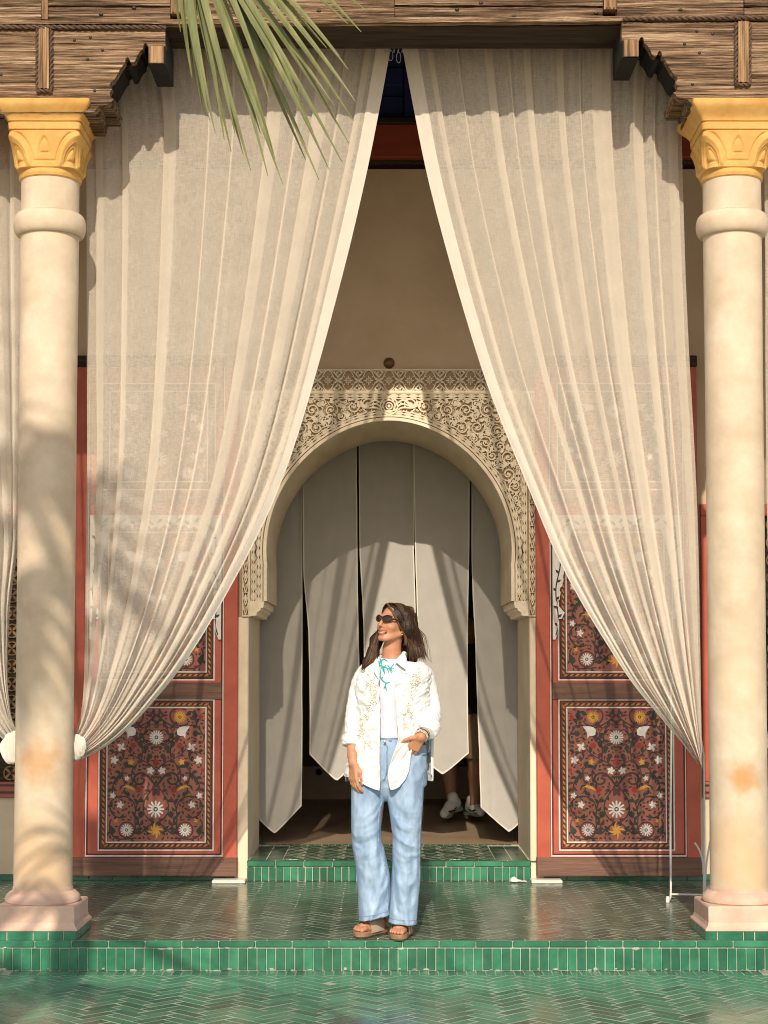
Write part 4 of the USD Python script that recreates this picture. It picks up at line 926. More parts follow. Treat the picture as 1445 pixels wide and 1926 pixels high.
# ------------------------------------------------------------------ grey cloth strips in the doorway
YN = 11.86
def strip(px_left, px_right, bottom, label, y=YN, seed=0):
    "one hanging strip: side edges as pixel polylines, pointed foot"
    t = thing('cloth_strip', label, 'cloth strip')
    n, m = 90, 26
    L, R = poly_t(px_left, n), poly_t(px_right, n); s = np.linspace(0, 1, m); T = np.linspace(0, 1, n)
    P = L[:, None] + (R - L)[:, None] * s[None, :, None]
    bx_, bv = bottom; sb = np.clip((bx_ - L[-1, 0]) / (R[-1, 0] - L[-1, 0]), 0.02, .98)
    drop = np.where(s < sb, s / sb, (1 - s) / (1 - sb)); base = L[-1, 1] + (R[-1, 1] - L[-1, 1]) * s
    ext_ = (bv - (L[-1, 1] + (R[-1, 1] - L[-1, 1]) * sb)) * drop * (1 + .06 * np.sin(drop * PI))
    P[..., 1] += ext_[None, :] * np.clip((T[:, None] - .75) / .25, 0, 1) ** 1.0
    wv = (meshkit.fbm(np.stack(np.broadcast_arrays(s[None, :] * 2.2, T[:, None] * 2.5, seed * 1.7), -1), 2, seed) - .5) * .10 * (T[:, None] ** .8) + (meshkit.fbm(np.stack(np.broadcast_arrays(s[None, :] * 5., T[:, None] * 3.2 + s[None, :], seed * 2.7), -1), 2, seed + 5) - .5) * .030
    P[..., 0] += ((meshkit.fbm(np.stack(np.broadcast_arrays(s[None, :] * .6, T[:, None] * 7, seed * 3.1), -1), 2, seed + 9) - .5) * 3.2 * T[:, None])
    Y = y + wv
    a, b = (P[..., 0] - CX) / FPX, (CV - P[..., 1]) / FPX; dy = math.cos(PITCH) - b * math.sin(PITCH); dz = math.sin(PITCH) + b * math.cos(PITCH)
    W = np.stack([a / dy * Y, Y, CAMZ + dz / dy * Y], -1)
    obj('cloth', grid(W), M['noren'], t, smooth=True)
    loop = np.vstack([W[:, 0], W[-1, 1:], W[::-1, -1][1:]]) + [0, -.004, 0]
    def band(a, b): 
        return grid(np.stack([a, b], 0))
    hw = .0085
    ins = W + np.zeros(3)
    l0, r0, bt = W[:, 0], W[:, -1], W[-1]
    inn = lambda E, Dv: E + Dv * hw
    dv = np.zeros((n, 3)); dv[:, 0] = hw
    obj('side_hem', band(l0 + [0, -.003, 0], l0 + dv + [0, -.003, 0]), M['noren_hem'], t); obj('side_hem', band(r0 - dv + [0, -.003, 0], r0 + [0, -.003, 0]), M['noren_hem'], t)
    up = np.zeros((m, 3)); up[:, 2] = .014
    obj('foot_hem', band(bt + [0, -.0035, 0], bt + up + [0, -.0035, 0]), M['noren_hem'], t)
    return t
strip([(470, 760), (478, 1100), (482, 1300), (486, 1541)], [(569, 760), (569, 1050), (569, 1300), (568, 1516)], (517, 1568), 'long grey cloth strip at the left end of the doorway', YN + .03, 1)
strip([(569.5, 760), (570, 1060), (580, 1200), (583, 1419)], [(671, 760), (672, 950), (675, 1200), (684, 1420)], (634, 1469), 'grey cloth strip left of the standing woman', YN, 2)
strip([(675, 760), (676, 1000), (684, 1200), (686, 1400)], [(779, 760), (779, 1000), (783, 1200), (785, 1400)], (735, 1450), 'middle grey cloth strip directly behind the standing woman', YN + .03, 3)
strip([(777, 760), (780, 1000), (785, 1200), (786, 1418)], [(884, 760), (883, 1000), (880, 1220), (882, 1417)], (833, 1457), 'grey cloth strip right of the standing woman', YN, 4)
strip([(887, 760), (887, 1000), (896, 1270), (905, 1519)], [(992, 760), (990, 1100), (984, 1300), (977, 1549)], (957, 1565), 'long grey cloth strip at the right end of the doorway', YN + .03, 5)
# ------------------------------------------------------------------ pale iron stand beside the right column
t = thing('iron_stand', 'pale thin iron stand on the terrace beside the right column', 'stand')
ys = 9.85
def ip(u, v, dy=0): return at(u, v, ys + dy)
zf = 0.
def fl(u, y): return np.array([X(u, y, 1660), y, .012])
leg1 = [at(1262, 1285, 10.2), at(1262, 1500, 10.1), at(1262, 1645, 10.02), fl(1262, 9.98) + [0, 0, .03], fl(1257, 9.86) + [0, 0, .005]]
obj('leg', tube(spline(leg1, 30), .0065, 8), M['iron_white'], t, smooth=True)
obj('foot', lathe([(0, 0), (.011, 0), (.012, .02), (.008, .034), (0, .036)], tuple(fl(1256, 9.86) - [0, 0, .011]), 14), M['white_paint'], t, smooth=40)
obj('foot_bar', tube(np.array([fl(1263, 9.97) + [0, 0, .02], fl(1300, 9.97) + [0, 0, .018], fl(1326, 9.97) + [0, 0, .016]]), .0055, 8), M['iron_white'], t)
for du, top in ((-1.5, [(1324, 1640), (1316, 1600), (1307, 1585)]), (0, [(1325, 1600), (1325, 1500), (1324, 1420)]), (2, [(1328, 1640), (1333, 1600), (1338, 1575)])):
    p = [fl(1325 + du, 9.97)] + [at(u, v, 9.97) for u, v in top]; obj('stem', tube(spline(p, 20), .0055, 8), M['iron_white'], t, smooth=True)
obj('top_bar', tube(np.array([at(1262, 1285, 10.2), at(1300, 1285, 10.15), at(1324, 1420, 9.97)]), .006, 8), M['iron_white'], t)
# ------------------------------------------------------------------ fan palm left of the frame, one leaf hanging into it
M['palm'] = pm('palm_leaf', (.12, .135, .045), (.21, .215, .085), scale=5, stretch=(9, 9, 1), rough=.45, spec=.45, bump=.2, bscale=40, bstretch=(8, 8, .4), third=(.31, .29, .13))
M['palm_trunk'] = pm('palm_trunk', (.10, .07, .045), (.18, .13, .09), scale=9, stretch=(1, 1, 6), rough=.9, bump=.8, bscale=14)
def blade(path, w):
    "one folded leaflet along a path; w half width along it"
    p, tt, n, b = frame_(path); side = np.cross(tt, [0, 1.0, 0]); side /= np.maximum(np.linalg.norm(side, axis=1, keepdims=True), 1e-6)
    nrm = np.cross(side, tt)
    A = p + side * w[:, None] + nrm * (w * .45)[:, None]; B = p - side * w[:, None] + nrm * (w * .45)[:, None]
    return grid(np.stack([A, p, B], 1))
def fan_leaf(parent, c, tips, wid, y_bow=.0, seed=0, petiole=None):
    r = random.Random(seed); c = np.array(c, float); k = 0
    for tp in tips:
        tp = np.array(tp, float); q = np.linspace(0, 1, 16)[:, None]; mid = (c + tp) / 2 + np.array([r.uniform(-.02, .02), -.04 + r.uniform(-.05, .05), .05 * np.linalg.norm(tp - c)])
        path = (1 - q) ** 2 * c + 2 * q * (1 - q) * mid + q ** 2 * tp; q = q[:, 0]
        w = wid * np.minimum(1, .35 + 2.2 * q) * np.where(q > .45, np.maximum((1 - q) / .55, 0) ** .8, 1) + .0006
        obj('leaflet', blade(path, w), M['palm'], parent, smooth=40)
    if petiole is not None: obj('petiole', tube(spline([petiole, (np.array(petiole) + c) / 2 + [0, 0, .15], c], 14), np.linspace(.022, .012, 14), 8), M['palm'], parent, smooth=True)
palm = thing('palm_tree', 'green fan palm whose leaf hangs in from the top left', 'palm tree')
YP = 3.0
tips = [(362, 87), (392, 215), (404, 226), (420, 205), (432, 263), (452, 250), (468, 291), (482, 321), (514, 331), (528, 300), (542, 346), (610, 338), (600, 250), (655, 307), (667, 270), (675, 227), (680, 192), (650, 106), (665, 130), (665, 45), (700, 20), (560, 150), (372, 150), (384, 120), (415, 250), (445, 285), (500, 250), (520, 200), (585, 300), (630, 320), (640, 200), (625, 90), (690, 60), (350, 60), (475, 180)]
crown = np.array([-1.75, 2.9, 3.75])
cc = at(335, -190, YP); fan_leaf(palm, cc, [at(u - 10, v, YP + (.05 * math.sin(i * 2.3))) for i, (u, v) in enumerate(tips)], .0062, seed=4, petiole=crown)
rp = random.Random(11)
def head_of_leaves(crown, n, size, seed, skip=lambda d: False):
    rp = random.Random(seed)
    for i in range(n):
        az, el = 2 * PI * i / n + rp.uniform(-.15, .15), rp.uniform(-.4, .9)
        d = np.array([math.cos(az) * math.cos(el), math.sin(az) * math.cos(el), math.sin(el)])
        if skip(d): continue
        h = crown + d * rp.uniform(.7, 1.0) * size; s = np.cross(d, [0, 0, 1.]); s /= np.linalg.norm(s); T_ = []
        for k in range(15):
            a = (k - 7) / 7 * 1.9; T_.append(h + (d * math.cos(a) + s * math.sin(a)) * rp.uniform(.65, .85) * size + np.array([0, 0, -.28 - .1 * abs(a)]) * size)
        fan_leaf(palm, h, T_, .02 * size, seed=20 + i + seed, petiole=crown)
head_of_leaves(crown, 9, .7, 11, lambda d: d[0] > .35)
obj('trunk', tube(np.array([(-2.0, 2.7, ZL - .05), (-1.96, 2.75, 1.2), (-1.85, 2.85, 2.6), tuple(crown)]), np.array([.16, .12, .11, .10]), 18), M['palm_trunk'], palm, smooth=True)
# the taller stem, whose leaves shade the left column
tall = np.array([-2.82, .4, 7.85])
head_of_leaves(tall, 11, 1.0, 31, lambda d: d[0] > .5)
h = np.array([-2.22, .45, 7.70]); fan_leaf(palm, h, [h + np.array([.62 + .03 * k, .1 * math.sin(k), .25 - .16 * k]) for k in range(8)] + [h + np.array([.35 + .03 * k, .1, -.75 - .1 * k]) for k in range(5)], .05, seed=90, petiole=tall)
h = np.array([-2.27, .60, 7.0]); fan_leaf(palm, h, [h + np.array([.66 - .06 * k, .1 * math.sin(k), .0 - .13 * k]) for k in range(9)], .05, seed=91, petiole=tall)
obj('trunk', tube(np.array([(-3.0, .2, ZL - .05), (-2.95, .25, 2.5), (-2.9, .3, 5.5), tuple(tall)]), np.array([.2, .15, .14, .13]), 18), M['palm_trunk'], palm, smooth=True)
# ------------------------------------------------------------------ signed-distance modelling for bodies
from scipy.sparse import coo_matrix
def relax(m, it=6, lam=.5, mu=-.52):
    f = m.faces; e = np.vstack([f[:, [0, 1]], f[:, [1, 2]], f[:, [2, 0]]]); e = np.vstack([e, e[:, ::-1]]); n = len(m.vertices)
    A = coo_matrix((np.ones(len(e)), (e[:, 0], e[:, 1])), shape=(n, n)).tocsr(); A.data[:] = 1; d = np.maximum(np.asarray(A.sum(1)), 1); v = np.array(m.vertices)
    ok = np.asarray(A.sum(1)).ravel() > 0
    for i in range(it):
        for k in (lam, mu):
            w = v + k * ((A @ v) / d - v); v = np.where(ok[:, None], w, v)
    return v
class Field:
    def __init__(s, lo, hi, h):
        s.lo, s.h = np.array(lo, float), h; s.n = np.ceil((np.array(hi) - lo) / h).astype(int) + 1
        s.f = np.full(s.n, 1.0, np.float32)
    def _win(s, lo, hi):
        a = np.clip(np.floor((lo - s.lo) / s.h).astype(int), 0, s.n - 1); b = np.clip(np.ceil((hi - s.lo) / s.h).astype(int) + 1, 1, s.n)
        sl = tuple(slice(p, q) for p, q in zip(a, b)); ax = [s.lo[k] + s.h * np.arange(a[k], b[k]) for k in range(3)]
        return sl, np.stack(np.meshgrid(*ax, indexing='ij'), -1)
    def _put(s, sl, d, k, cut=False):
        g = s.f[sl]
        if cut: d = -d; r = np.clip(.5 - .5 * (d - g) / k, 0, 1) if k > 0 else None; s.f[sl] = g + (d - g) * (1 - r) + k * r * (1 - r) if k > 0 else np.maximum(g, d); return
        r = np.clip(.5 + .5 * (g - d) / k, 0, 1); s.f[sl] = g + (d - g) * r - k * r * (1 - r)
    def cap(s, a, b, ra, rb, k=.008):
        a, b = np.array(a, float), np.array(b, float); m = max(ra, rb) + 3 * k + 2 * s.h
        sl, P = s._win(np.minimum(a, b) - m, np.maximum(a, b) + m); ab = b - a; t = np.clip(((P - a) @ ab) / max(ab @ ab, 1e-9), 0, 1)
        s._put(sl, np.linalg.norm(P - a - t[..., None] * ab, axis=-1) - (ra + (rb - ra) * t), k)
    def ell(s, c, r, k=.008, R=None, cut=False):
        c, r = np.array(c, float), np.array(r, float); m = r.max() + 3 * k + 2 * s.h
        sl, P = s._win(c - m, c + m); q = P - c
        if R is not None: q = q @ R
        k0 = np.linalg.norm(q / r, axis=-1); k1 = np.linalg.norm(q / r ** 2, axis=-1); s._put(sl, k0 * (k0 - 1) / np.maximum(k1, 1e-9), k, cut)
    def chain(s, pts, rs, k=.008):
        for i in range(len(pts) - 1): s.cap(pts[i], pts[i + 1], rs[i], rs[i + 1], k)
    def mesh(s):
        f = s.f; g = f < 0; n = np.array(f.shape); cn = n - 1
        c = sum(g[i:n[0] - 1 + i, j:n[1] - 1 + j, k:n[2] - 1 + k].astype(np.int8) for i in (0, 1) for j in (0, 1) for k in (0, 1))
        act = (c > 0) & (c < 8); idx = np.full(cn, -1, np.int64); ids = np.argwhere(act); idx[act] = np.arange(len(ids))
        acc, cnt = np.zeros((len(ids), 3)), np.zeros(len(ids))
        co = [(i, j, k) for i in (0, 1) for j in (0, 1) for k in (0, 1)]
        for a in co:
            for ax in range(3):
                if a[ax]: continue
                b = list(a); b[ax] = 1; va, vb = f[tuple((ids + a).T)], f[tuple((ids + b).T)]; m = (va < 0) != (vb < 0)
                t = np.where(m, va / np.where(m, va - vb, 1), 0); p = np.tile(np.array(a, float), (len(ids), 1)); p[:, ax] += t
                acc[m] += p[m]; cnt[m] += 1
        V = s.lo + s.h * (ids + acc / cnt[:, None]); F = []
        for ax in range(3):
            u, v = (ax + 1) % 3, (ax + 2) % 3; sh = [slice(1, -1)] * 3; sh[ax] = slice(0, -1); sh2 = [slice(1, -1)] * 3; sh2[ax] = slice(1, None)
            A, B = g[tuple(sh)], g[tuple(sh2)]; e = np.argwhere(A != B); o = np.ones(3, int); o[ax] = 0; e = e + o
            fl = g[tuple(e.T)]
            du, dv = np.eye(3, dtype=int)[u], np.eye(3, dtype=int)[v]
            q = np.stack([idx[tuple((e - du - dv).T)], idx[tuple((e - dv).T)], idx[tuple(e.T)], idx[tuple((e - du).T)]], 1)
            q[~fl] = q[~fl][:, ::-1]; F.append(q)
        F = np.vstack(F); F = F[(F >= 0).all(1)]; m = trimesh.Trimesh(V, np.vstack([F[:, [0, 1, 2]], F[:, [0, 2, 3]]]), process=False)
        return trimesh.Trimesh(relax(m), m.faces, process=False)
# ------------------------------------------------------------------ the woman
YPN = 8.655
def Q(u, v, d=0.): return at(u, v, YPN + d)
BASE = np.array([X(728, YPN), YPN, 0.0]); PX = YPN / FPX
M['skin'] = pm('skin', (.44, .20, .105), (.50, .235, .13), scale=20, rough=.5, spec=.4, sss=.12)
M['lips'] = pm('lips', (.40, .11, .075), rough=.35)
M['teeth'] = pm('teeth', (.80, .76, .68), rough=.3)
M['hair'] = pm('brown_hair', (.010, .0045, .0028), (.040, .019, .009), scale=60, stretch=(6, 6, .35), rough=.42, spec=.28, bump=.5, bscale=90, bstretch=(6, 6, .25), bdist=.003, third=(.115, .056, .025))
M['hair_light'] = pm('brown_hair_tips', (.05, .024, .011), (.15, .078, .036), scale=50, stretch=(6, 6, .35), rough=.45, spec=.3)
M['shirt'] = pm('white_cotton', (.66, .65, .63), (.72, .71, .69), scale=9, rough=.85, spec=.15, bump=.25, bscale=22, bdist=.006)
M['tee'] = pm('white_tee', (.60, .60, .68), (.65, .65, .73), scale=9, rough=.9, spec=.1, bump=.2, bscale=12, bdist=.006)
M['bead'] = pm('beige_beads', (.60, .52, .41), (.74, .68, .58), scale=60, rough=.5)
M['turq'] = pm('turquoise_print', (.03, .33, .30), (.06, .42, .38), scale=60, rough=.6)
M['denim'] = pm('pale_denim', (.205, .30, .425), (.355, .465, .60), scale=15, stretch=(1.2, 1.2, .4), rough=.9, spec=.1, bump=.35, bscale=230, bdist=.001, third=(.50, .60, .71), detail=10.)
M['denim_seam'] = pm('denim_seam', (.10, .16, .25), (.30, .40, .52), scale=60, rough=.9, bump=.4, bscale=120)
M['cork'] = pm('cork', (.25, .13, .07), (.36, .20, .11), scale=60, rough=.8, bump=.4, bscale=150)
M['sole'] = pm('dark_sole', (.06, .045, .03), rough=.8)
M['suede'] = pm('beige_suede', (.46, .35, .25), (.55, .44, .33), scale=30, rough=.95)
M['shades'] = pm('sunglass_lens', (.020, .008, .005), rough=.08, spec=.6)
M['tortoise'] = pm('tortoiseshell', (.008, .004, .003), (.045, .016, .007), scale=120, rough=.2, spec=.5)
M['gold'] = pm('gold', (.80, .58, .25), rough=.25, metal=.9)
M['silver'] = pm('silver', (.66, .62, .56), (.45, .41, .36), scale=140, rough=.35, metal=.7)
woman = thing('person', 'woman in open white embroidered shirt and wide pale jeans looking up to the left', 'person', tuple(BASE))
def pobj(name, mesh, m, parent=woman, smooth=True, base=BASE, **kw):
    mesh = mesh.copy(); mesh.apply_translation(-base); return obj(name, mesh, m, parent, smooth=smooth, **kw)
# head frame
th, ph, ro = math.radians(42), math.radians(9), math.radians(3)
fw_ = np.array([-math.sin(th) * math.cos(ph), -math.cos(th) * math.cos(ph), math.sin(ph)]); lf_ = np.array([math.cos(th), -math.sin(th), 0.])
up_ = np.cross(fw_, lf_); lf_ = lf_ * math.cos(ro) - up_ * math.sin(ro); up_ = np.cross(fw_, lf_)
HS = .87; HC = Q(741.5, 1172.5, 0.0)
HR = np.stack([lf_, fw_, up_], 1)                   # columns: her left, forward, up
def H(x, y, z): return HC + HR @ (np.array([x, y, z], float) * HS)
def hell(F, c, r, k=.008, cut=False): F.ell(H(*c), np.array(r) * HS, k, HR, cut)
F = Field(HC - [.13, .15, .21], HC + [.13, .15, .125], .0024)
hell(F, (0, -.012, .030), (.073, .094, .082), .01); hell(F, (0, .030, -.025), (.060, .066, .088), .02); hell(F, (0, .042, -.072), (.041, .044, .038), .02)
F.cap(H(-.012, .080, -.102), H(.012, .080, -.102), .017 * HS, .017 * HS, .014)
for s in (-1, 1):
    hell(F, (s * .036, .064, -.032), (.027, .027, .024), .014); F.cap(H(s * .058, -.005, -.060), H(s * .028, .066, -.098), .014 * HS, .013 * HS, .016)
    hell(F, (s * .033, .100, .010), (.019, .012, .012), .006, cut=True); hell(F, (s * .033, .080, .010), (.014, .014, .012), .004)
    hell(F, (s * .074, -.004, -.012), (.008, .018, .030), .005)
F.cap(H(-.04, .083, .028), H(.04, .083, .028), .010 * HS, .010 * HS, .012)
F.cap(H(0, .096, .012), H(0, .116, -.026), .0075 * HS, .0105 * HS, .009); F.ell(H(0, .117, -.030), np.array([.011, .011, .010]) * HS, .006, HR)
for s in (-1, 1): F.cap(H(s * .011, .103, -.034), H(s * .013, .100, -.036), .0085 * HS, .008 * HS, .006)
hell(F, (0, .086, -.068), (.028, .014, .012), .008, cut=True)                 # the open smile
hell(F, (0, .094, -.078), (.022, .012, .007), .008); hell(F, (0, .098, -.052), (.016, .008, .010), .008)
# neck into the body
F.cap(H(0, -.018, -.07), Q(737, 1222, .012), .043, .042, .02); F.cap(Q(737, 1222, .012), Q(737, 1250, .02), .043, .060, .02)
head = F.mesh()
def hand_field(F, W, D, N, side, fingers, thumb, L=.178):
    "palm and five fingers: W wrist point, D direction to the fingers, N out of the back of the hand, side +1 when the thumb is on D x N"
    D, N = D / np.linalg.norm(D), N / np.linalg.norm(N); S = np.cross(D, N) * side; k = L / .18
    def p(a, b, c): return W + (D * a + S * b + N * c) * k
    for i, b in enumerate((.026, .009, -.009, -.026)): F.cap(p(.008, b * .62, 0), p(.085 - .004 * abs(i - 1), b, .002), .0125 * k, .0105 * k, .010)
    for i, (b, l) in enumerate(((.026, .070), (.009, .078), (-.009, .073), (-.026, .058))):
        c = fingers[i]; a0 = p(.085 - .004 * abs(i - 1), b, .002); ang = 0; P0 = a0
        for j, fr in enumerate((.45, .31, .24)):
            ang += c[j]; dd = D * math.cos(ang) - N * math.sin(ang) + S * (.06 * (1.5 - i)) * (1 if j == 0 else .5); P1 = P0 + dd * l * fr * k
            F.cap(P0, P1, (.0092 - .0011 * j - (.0008 if i == 3 else 0)) * k, (.0082 - .0011 * j - (.0008 if i == 3 else 0)) * k, .0025); P0 = P1
    t0, t1, t2, t3 = [p(*q) for q in thumb]; F.cap(t0, t1, .0145 * k, .0115 * k, .008); F.cap(t1, t2, .0108 * k, .0098 * k, .003); F.cap(t2, t3, .0095 * k, .0072 * k, .003)
# her right arm (viewer's left), hanging
ws = Q(665, 1436, -.085); el = Q(668, 1345, .0); sh = Q(692, 1268, .02)
F = Field(np.minimum(ws, el) - [.06, .07, .21], np.maximum(ws, el) + [.07, .07, .05], .0026)
F.chain([el, Q(662, 1392, -.040), Q(664, 1420, -.070), ws], [.028, .028, .0265, .0245], .012)
hand_field(F, ws + [0, 0, .004], np.array([.03, -.12, -1.]), np.array([-.80, -.55, .0]), -1, [(.18, .35, .3), (.22, .38, .3), (.26, .42, .32), (.30, .45, .35)], [(.018, .016, -.006), (.050, .034, -.016), (.082, .036, -.022), (.108, .032, -.026)], .185)
armr = F.mesh()
# her left arm (viewer's right), hand in the pocket
el2 = Q(810, 1342, .03); ws2 = Q(792, 1386, -.150)
F = Field(np.minimum(el2, ws2) - [.15, .10, .14], np.maximum(el2, ws2) + [.06, .06, .05], .0026)
F.chain([el2, Q(804, 1366, -.075), ws2], [.030, .029, .026], .012)
hand_field(F, ws2 + [.001, 0, .0], np.array([-.50, .33, -.72]), np.array([-.12, -1., -.30]), 1, [(.25, .3, .2), (.3, .3, .2), (.3, .3, .2), (.3, .3, .2)], [(.016, .020, .004), (.038, .044, .010), (.066, .062, .006), (.096, .068, .0)], .165)
arml = F.mesh()
# torso, upper arms, legs and feet under the clothes
F = Field(Q(640, 1765, -.35), Q(840, 1225, .30), .007)
for a, b, ra, rb in ((Q(714, 1268, .02), Q(763, 1268, .02), .052, .052), (Q(728, 1290, .02), Q(745, 1290, .02), .09, .09), (Q(728, 1340, .02), Q(738, 1340, .02), .085, .085), (Q(718, 1415, .03), Q(748, 1415, .03), .080, .080),
                     (Q(695, 1272, .02), Q(668, 1345, .0), .034, .030), (Q(790, 1276, .02), Q(810, 1342, .03), .034, .030), (Q(705, 1450, .02), Q(692, 1590, .01), .070, .055), (Q(692, 1590, 0), Q(700, 1725, .05), .052, .034), (Q(760, 1450, .02), Q(765, 1590, -.01), .070, .055), (Q(765, 1590, -.02), Q(758, 1730, 0), .052, .034)):
    F.cap(a, b, ra, rb, .03)
torso = F.mesh()
def foot(heel, toe, ln=.23):
    heel, toe = np.array(heel), np.array(toe); d = (toe - heel); d[2] = 0; d /= np.linalg.norm(d); s = np.cross(d, [0, 0, 1.]); z = np.array([0, 0, 1.])
    F = Field(np.minimum(heel, toe) - [.07, .07, .04], np.maximum(heel, toe) + [.07, .07, .12], .0026)
    p = lambda a, b, c: heel + d * a + s * b + z * c
    F.cap(p(.02, 0, .026), p(.10, 0, .034), .026, .030, .015); F.cap(p(.03, 0, .05), p(.015, 0, .10), .032, .032, .02); F.cap(p(.09, 0, .03), p(.165, .004, .018), .030, .024, .015); F.cap(p(.16, -.022, .014), p(.16, .024, .014), .017, .015, .014)
    for i, (b, l, r) in enumerate(((-.030, .050, .0125), (-.011, .052, .0098), (.006, .046, .0092), (.020, .038, .0088), (.033, .028, .0082))):
        F.cap(p(.172, b * .85, .015), p(.172 + l * .6, b, .016), r, r, .004); F.cap(p(.172 + l * .6, b, .016), p(.172 + l, b, .011), r, r * .9, .003)
    return F.mesh(), p
SO = .030
fR, pR = foot(Q(722, 1750, .10) * [1, 1, 0] + [0, 0, SO], Q(680, 1752, -.05) * [1, 1, 0] + [0, 0, SO])
fL, pL = foot(Q(768, 1752, .055) * [1, 1, 0] + [0, 0, SO], Q(746, 1760, -.15) * [1, 1, 0] + [0, 0, SO])
import manifold3d
def man(m): return manifold3d.Manifold(manifold3d.Mesh(np.asarray(m.vertices, np.float32), np.asarray(m.faces, np.uint32)))
def unite(ms):
    try:
        r = man(ms[0])
        for m in ms[1:]: r = r + man(m)
        g = r.to_mesh(); t = trimesh.Trimesh(g.vert_properties[:, :3], g.tri_verts, process=False)
        if len(t.faces) > 1000: return t
    except Exception: pass
    return cat_(ms)
pobj('body', unite([torso, head, armr, arml, fR, fL]), M['skin'])
# face details
def hcurve(pts, n=14): return np.array([H(*p) for p in spline(pts, n)])
pobj('lip', tube(hcurve([(-.031, .083, -.056), (-.016, .099, -.0575), (0, .1035, -.0585), (.016, .099, -.0575), (.031, .083, -.056)]), np.array([.0012, .003, .0038, .0042, .0042, .0038, .0036, .0036, .0038, .0042, .0042, .0038, .003, .0012]) * HS, 8), M['lips'])
pobj('lip', tube(hcurve([(-.031, .083, -.056), (-.018, .097, -.072), (0, .101, -.0775), (.018, .097, -.072), (.031, .083, -.056)]), np.array([.0012, .0028, .0038, .0046, .005, .0054, .0055, .0055, .0054, .005, .0046, .0038, .0028, .0012]) * HS, 8), M['lips'])
tg = np.array([[H(x, .0955 - 9 * x * x, z) for z in (-.0575, -.066, -.0745 + 16 * x * x)] for x in np.linspace(-.024, .024, 13)]); pobj('teeth', grid(tg), M['teeth'])
# sunglasses
gl = []
lens = []
for s in (-1, 1):
    a = np.linspace(0, 2 * PI, 37); w, h = .0285, .0185
    rim = np.array([H(s * .034 + w * math.cos(t), .1125 - .45 * max(0, abs(s * .034 + w * math.cos(t)) - .012) - .10 * abs(math.sin(t)) * .02, .011 + h * math.sin(t) + .003 * math.cos(t) * s) for t in a])
    gl.append(tube(rim, .0036 * HS, 8)); c = rim[:-1].mean(0); lens.append(trimesh.Trimesh(np.vstack([rim[:-1], c + fw_ * .003]), np.array([[i, (i + 1) % 36, 36] for i in range(36)]), process=False))
    gl.append(tube(np.array([H(s * .0625, .0895, .013), H(s * .070, .078, .012), H(s * .074, .04, .010), H(s * .076, 0, .004)]), np.array([.0052, .0052, .0042, .0035]) * HS, 8))
gl.append(tube(hcurve([(-.0075, .1125, .016), (0, .116, .019), (.0075, .1125, .016)], 8), .0034 * HS, 8))
sg_ = pobj('sunglasses', cat_(gl), M['tortoise']).GetPrim() if hasattr(pobj, 'GetPrim') else pobj('sunglasses', cat_(gl), M['tortoise'])
for l in lens: pobj('lens', l, M['shades'], parent=sg_)
e = H(.078, .006, -.050); pobj('earring', trimesh.creation.icosphere(2, .0048).apply_translation(e) if False else (lambda m: (m.apply_translation(e), m)[1])(trimesh.creation.icosphere(2, .0052)), M['gold']); pobj('earring_drop', (lambda m: (m.apply_translation(e - [0, 0, .011]), m)[1])(trimesh.creation.icosphere(2, .0036)), M['gold'])
# hair: a mass shaped on the skull, with locks over it
F = Field(HC - [.20, .16, .29], HC + [.18, .19, .135], .0034)
hell(F, (0, -.020, .036), (.083, .100, .087), .01)
for pts, rs in (([H(.06, -.02, .05), H(.076, -.035, -.02), Q(780, 1205, .035), Q(786, 1232, .03)], [.038, .036, .032, .018]), ([H(.03, -.08, .04), H(.05, -.09, -.04), Q(772, 1215, .07), Q(775, 1238, .07)], [.050, .046, .040, .03]),
                ([H(-.06, -.03, .05), H(-.076, -.02, -.03), Q(708, 1205, .045), Q(702, 1228, .03), Q(692, 1246, .0), Q(684, 1260, -.03)], [.034, .032, .030, .028, .024, .012]), ([H(0, -.09, .02), Q(745, 1210, .10), Q(742, 1240, .10)], [.05, .05, .04])):
    F.chain(pts, rs, .02)
hell(F, (0, .095, -.045), (.060, .078, .105), .012, cut=True); hell(F, (.0, .105, .056), (.050, .062, .050), .010, cut=True)
F.cap(Q(736, 1225, -.05), Q(737, 1260, -.06), .05, .06, .01) if False else None
hm_ = F.mesh(); v = hm_.vertices
dn = meshkit.fbm(np.stack([v[:, 0] * 260, v[:, 1] * 260, v[:, 2] * 9], 1), 3, 3) - .5; hm_.vertices = v + hm_.vertex_normals * (dn * .007)[:, None]
hair = pobj('hair', hm_, M['hair'])
rh = random.Random(8); lk, lk2 = [], []
def lock(pts, r, dest, n=16): dest.append(tube(spline(pts, n), r * np.array([.5] + [1] * (n - 5) + [.85, .65, .4, .12]), 5))
for i in range(130):         # near side: parting -> temple -> shoulder
    a = rh.random(); b = rh.uniform(-1, 1)
    top = H(.006 + .004 * a, .055 - .15 * a, .112 - .02 * a * a); m1 = H(.050 + .02 * a, .050 - .125 * a, .092 - .012 * a)
    m2 = H(.083 + .008 * b * .5, .018 - .10 * a, .02); m3 = Q(762 + 31 * a, 1196, -.030 + .07 * a + .012 * b); m4 = Q(767 + 30 * a + 3 * b, 1216 + 4 * b, -.035 + .075 * a); tip = Q(768 + 34 * a + 4 * b, 1233 + 9 * rh.random(), -.035 + .06 * a)
    lock([top, m1, m2, m3, m4, tip], rh.uniform(.0022, .0045), lk if rh.random() < .8 else lk2)
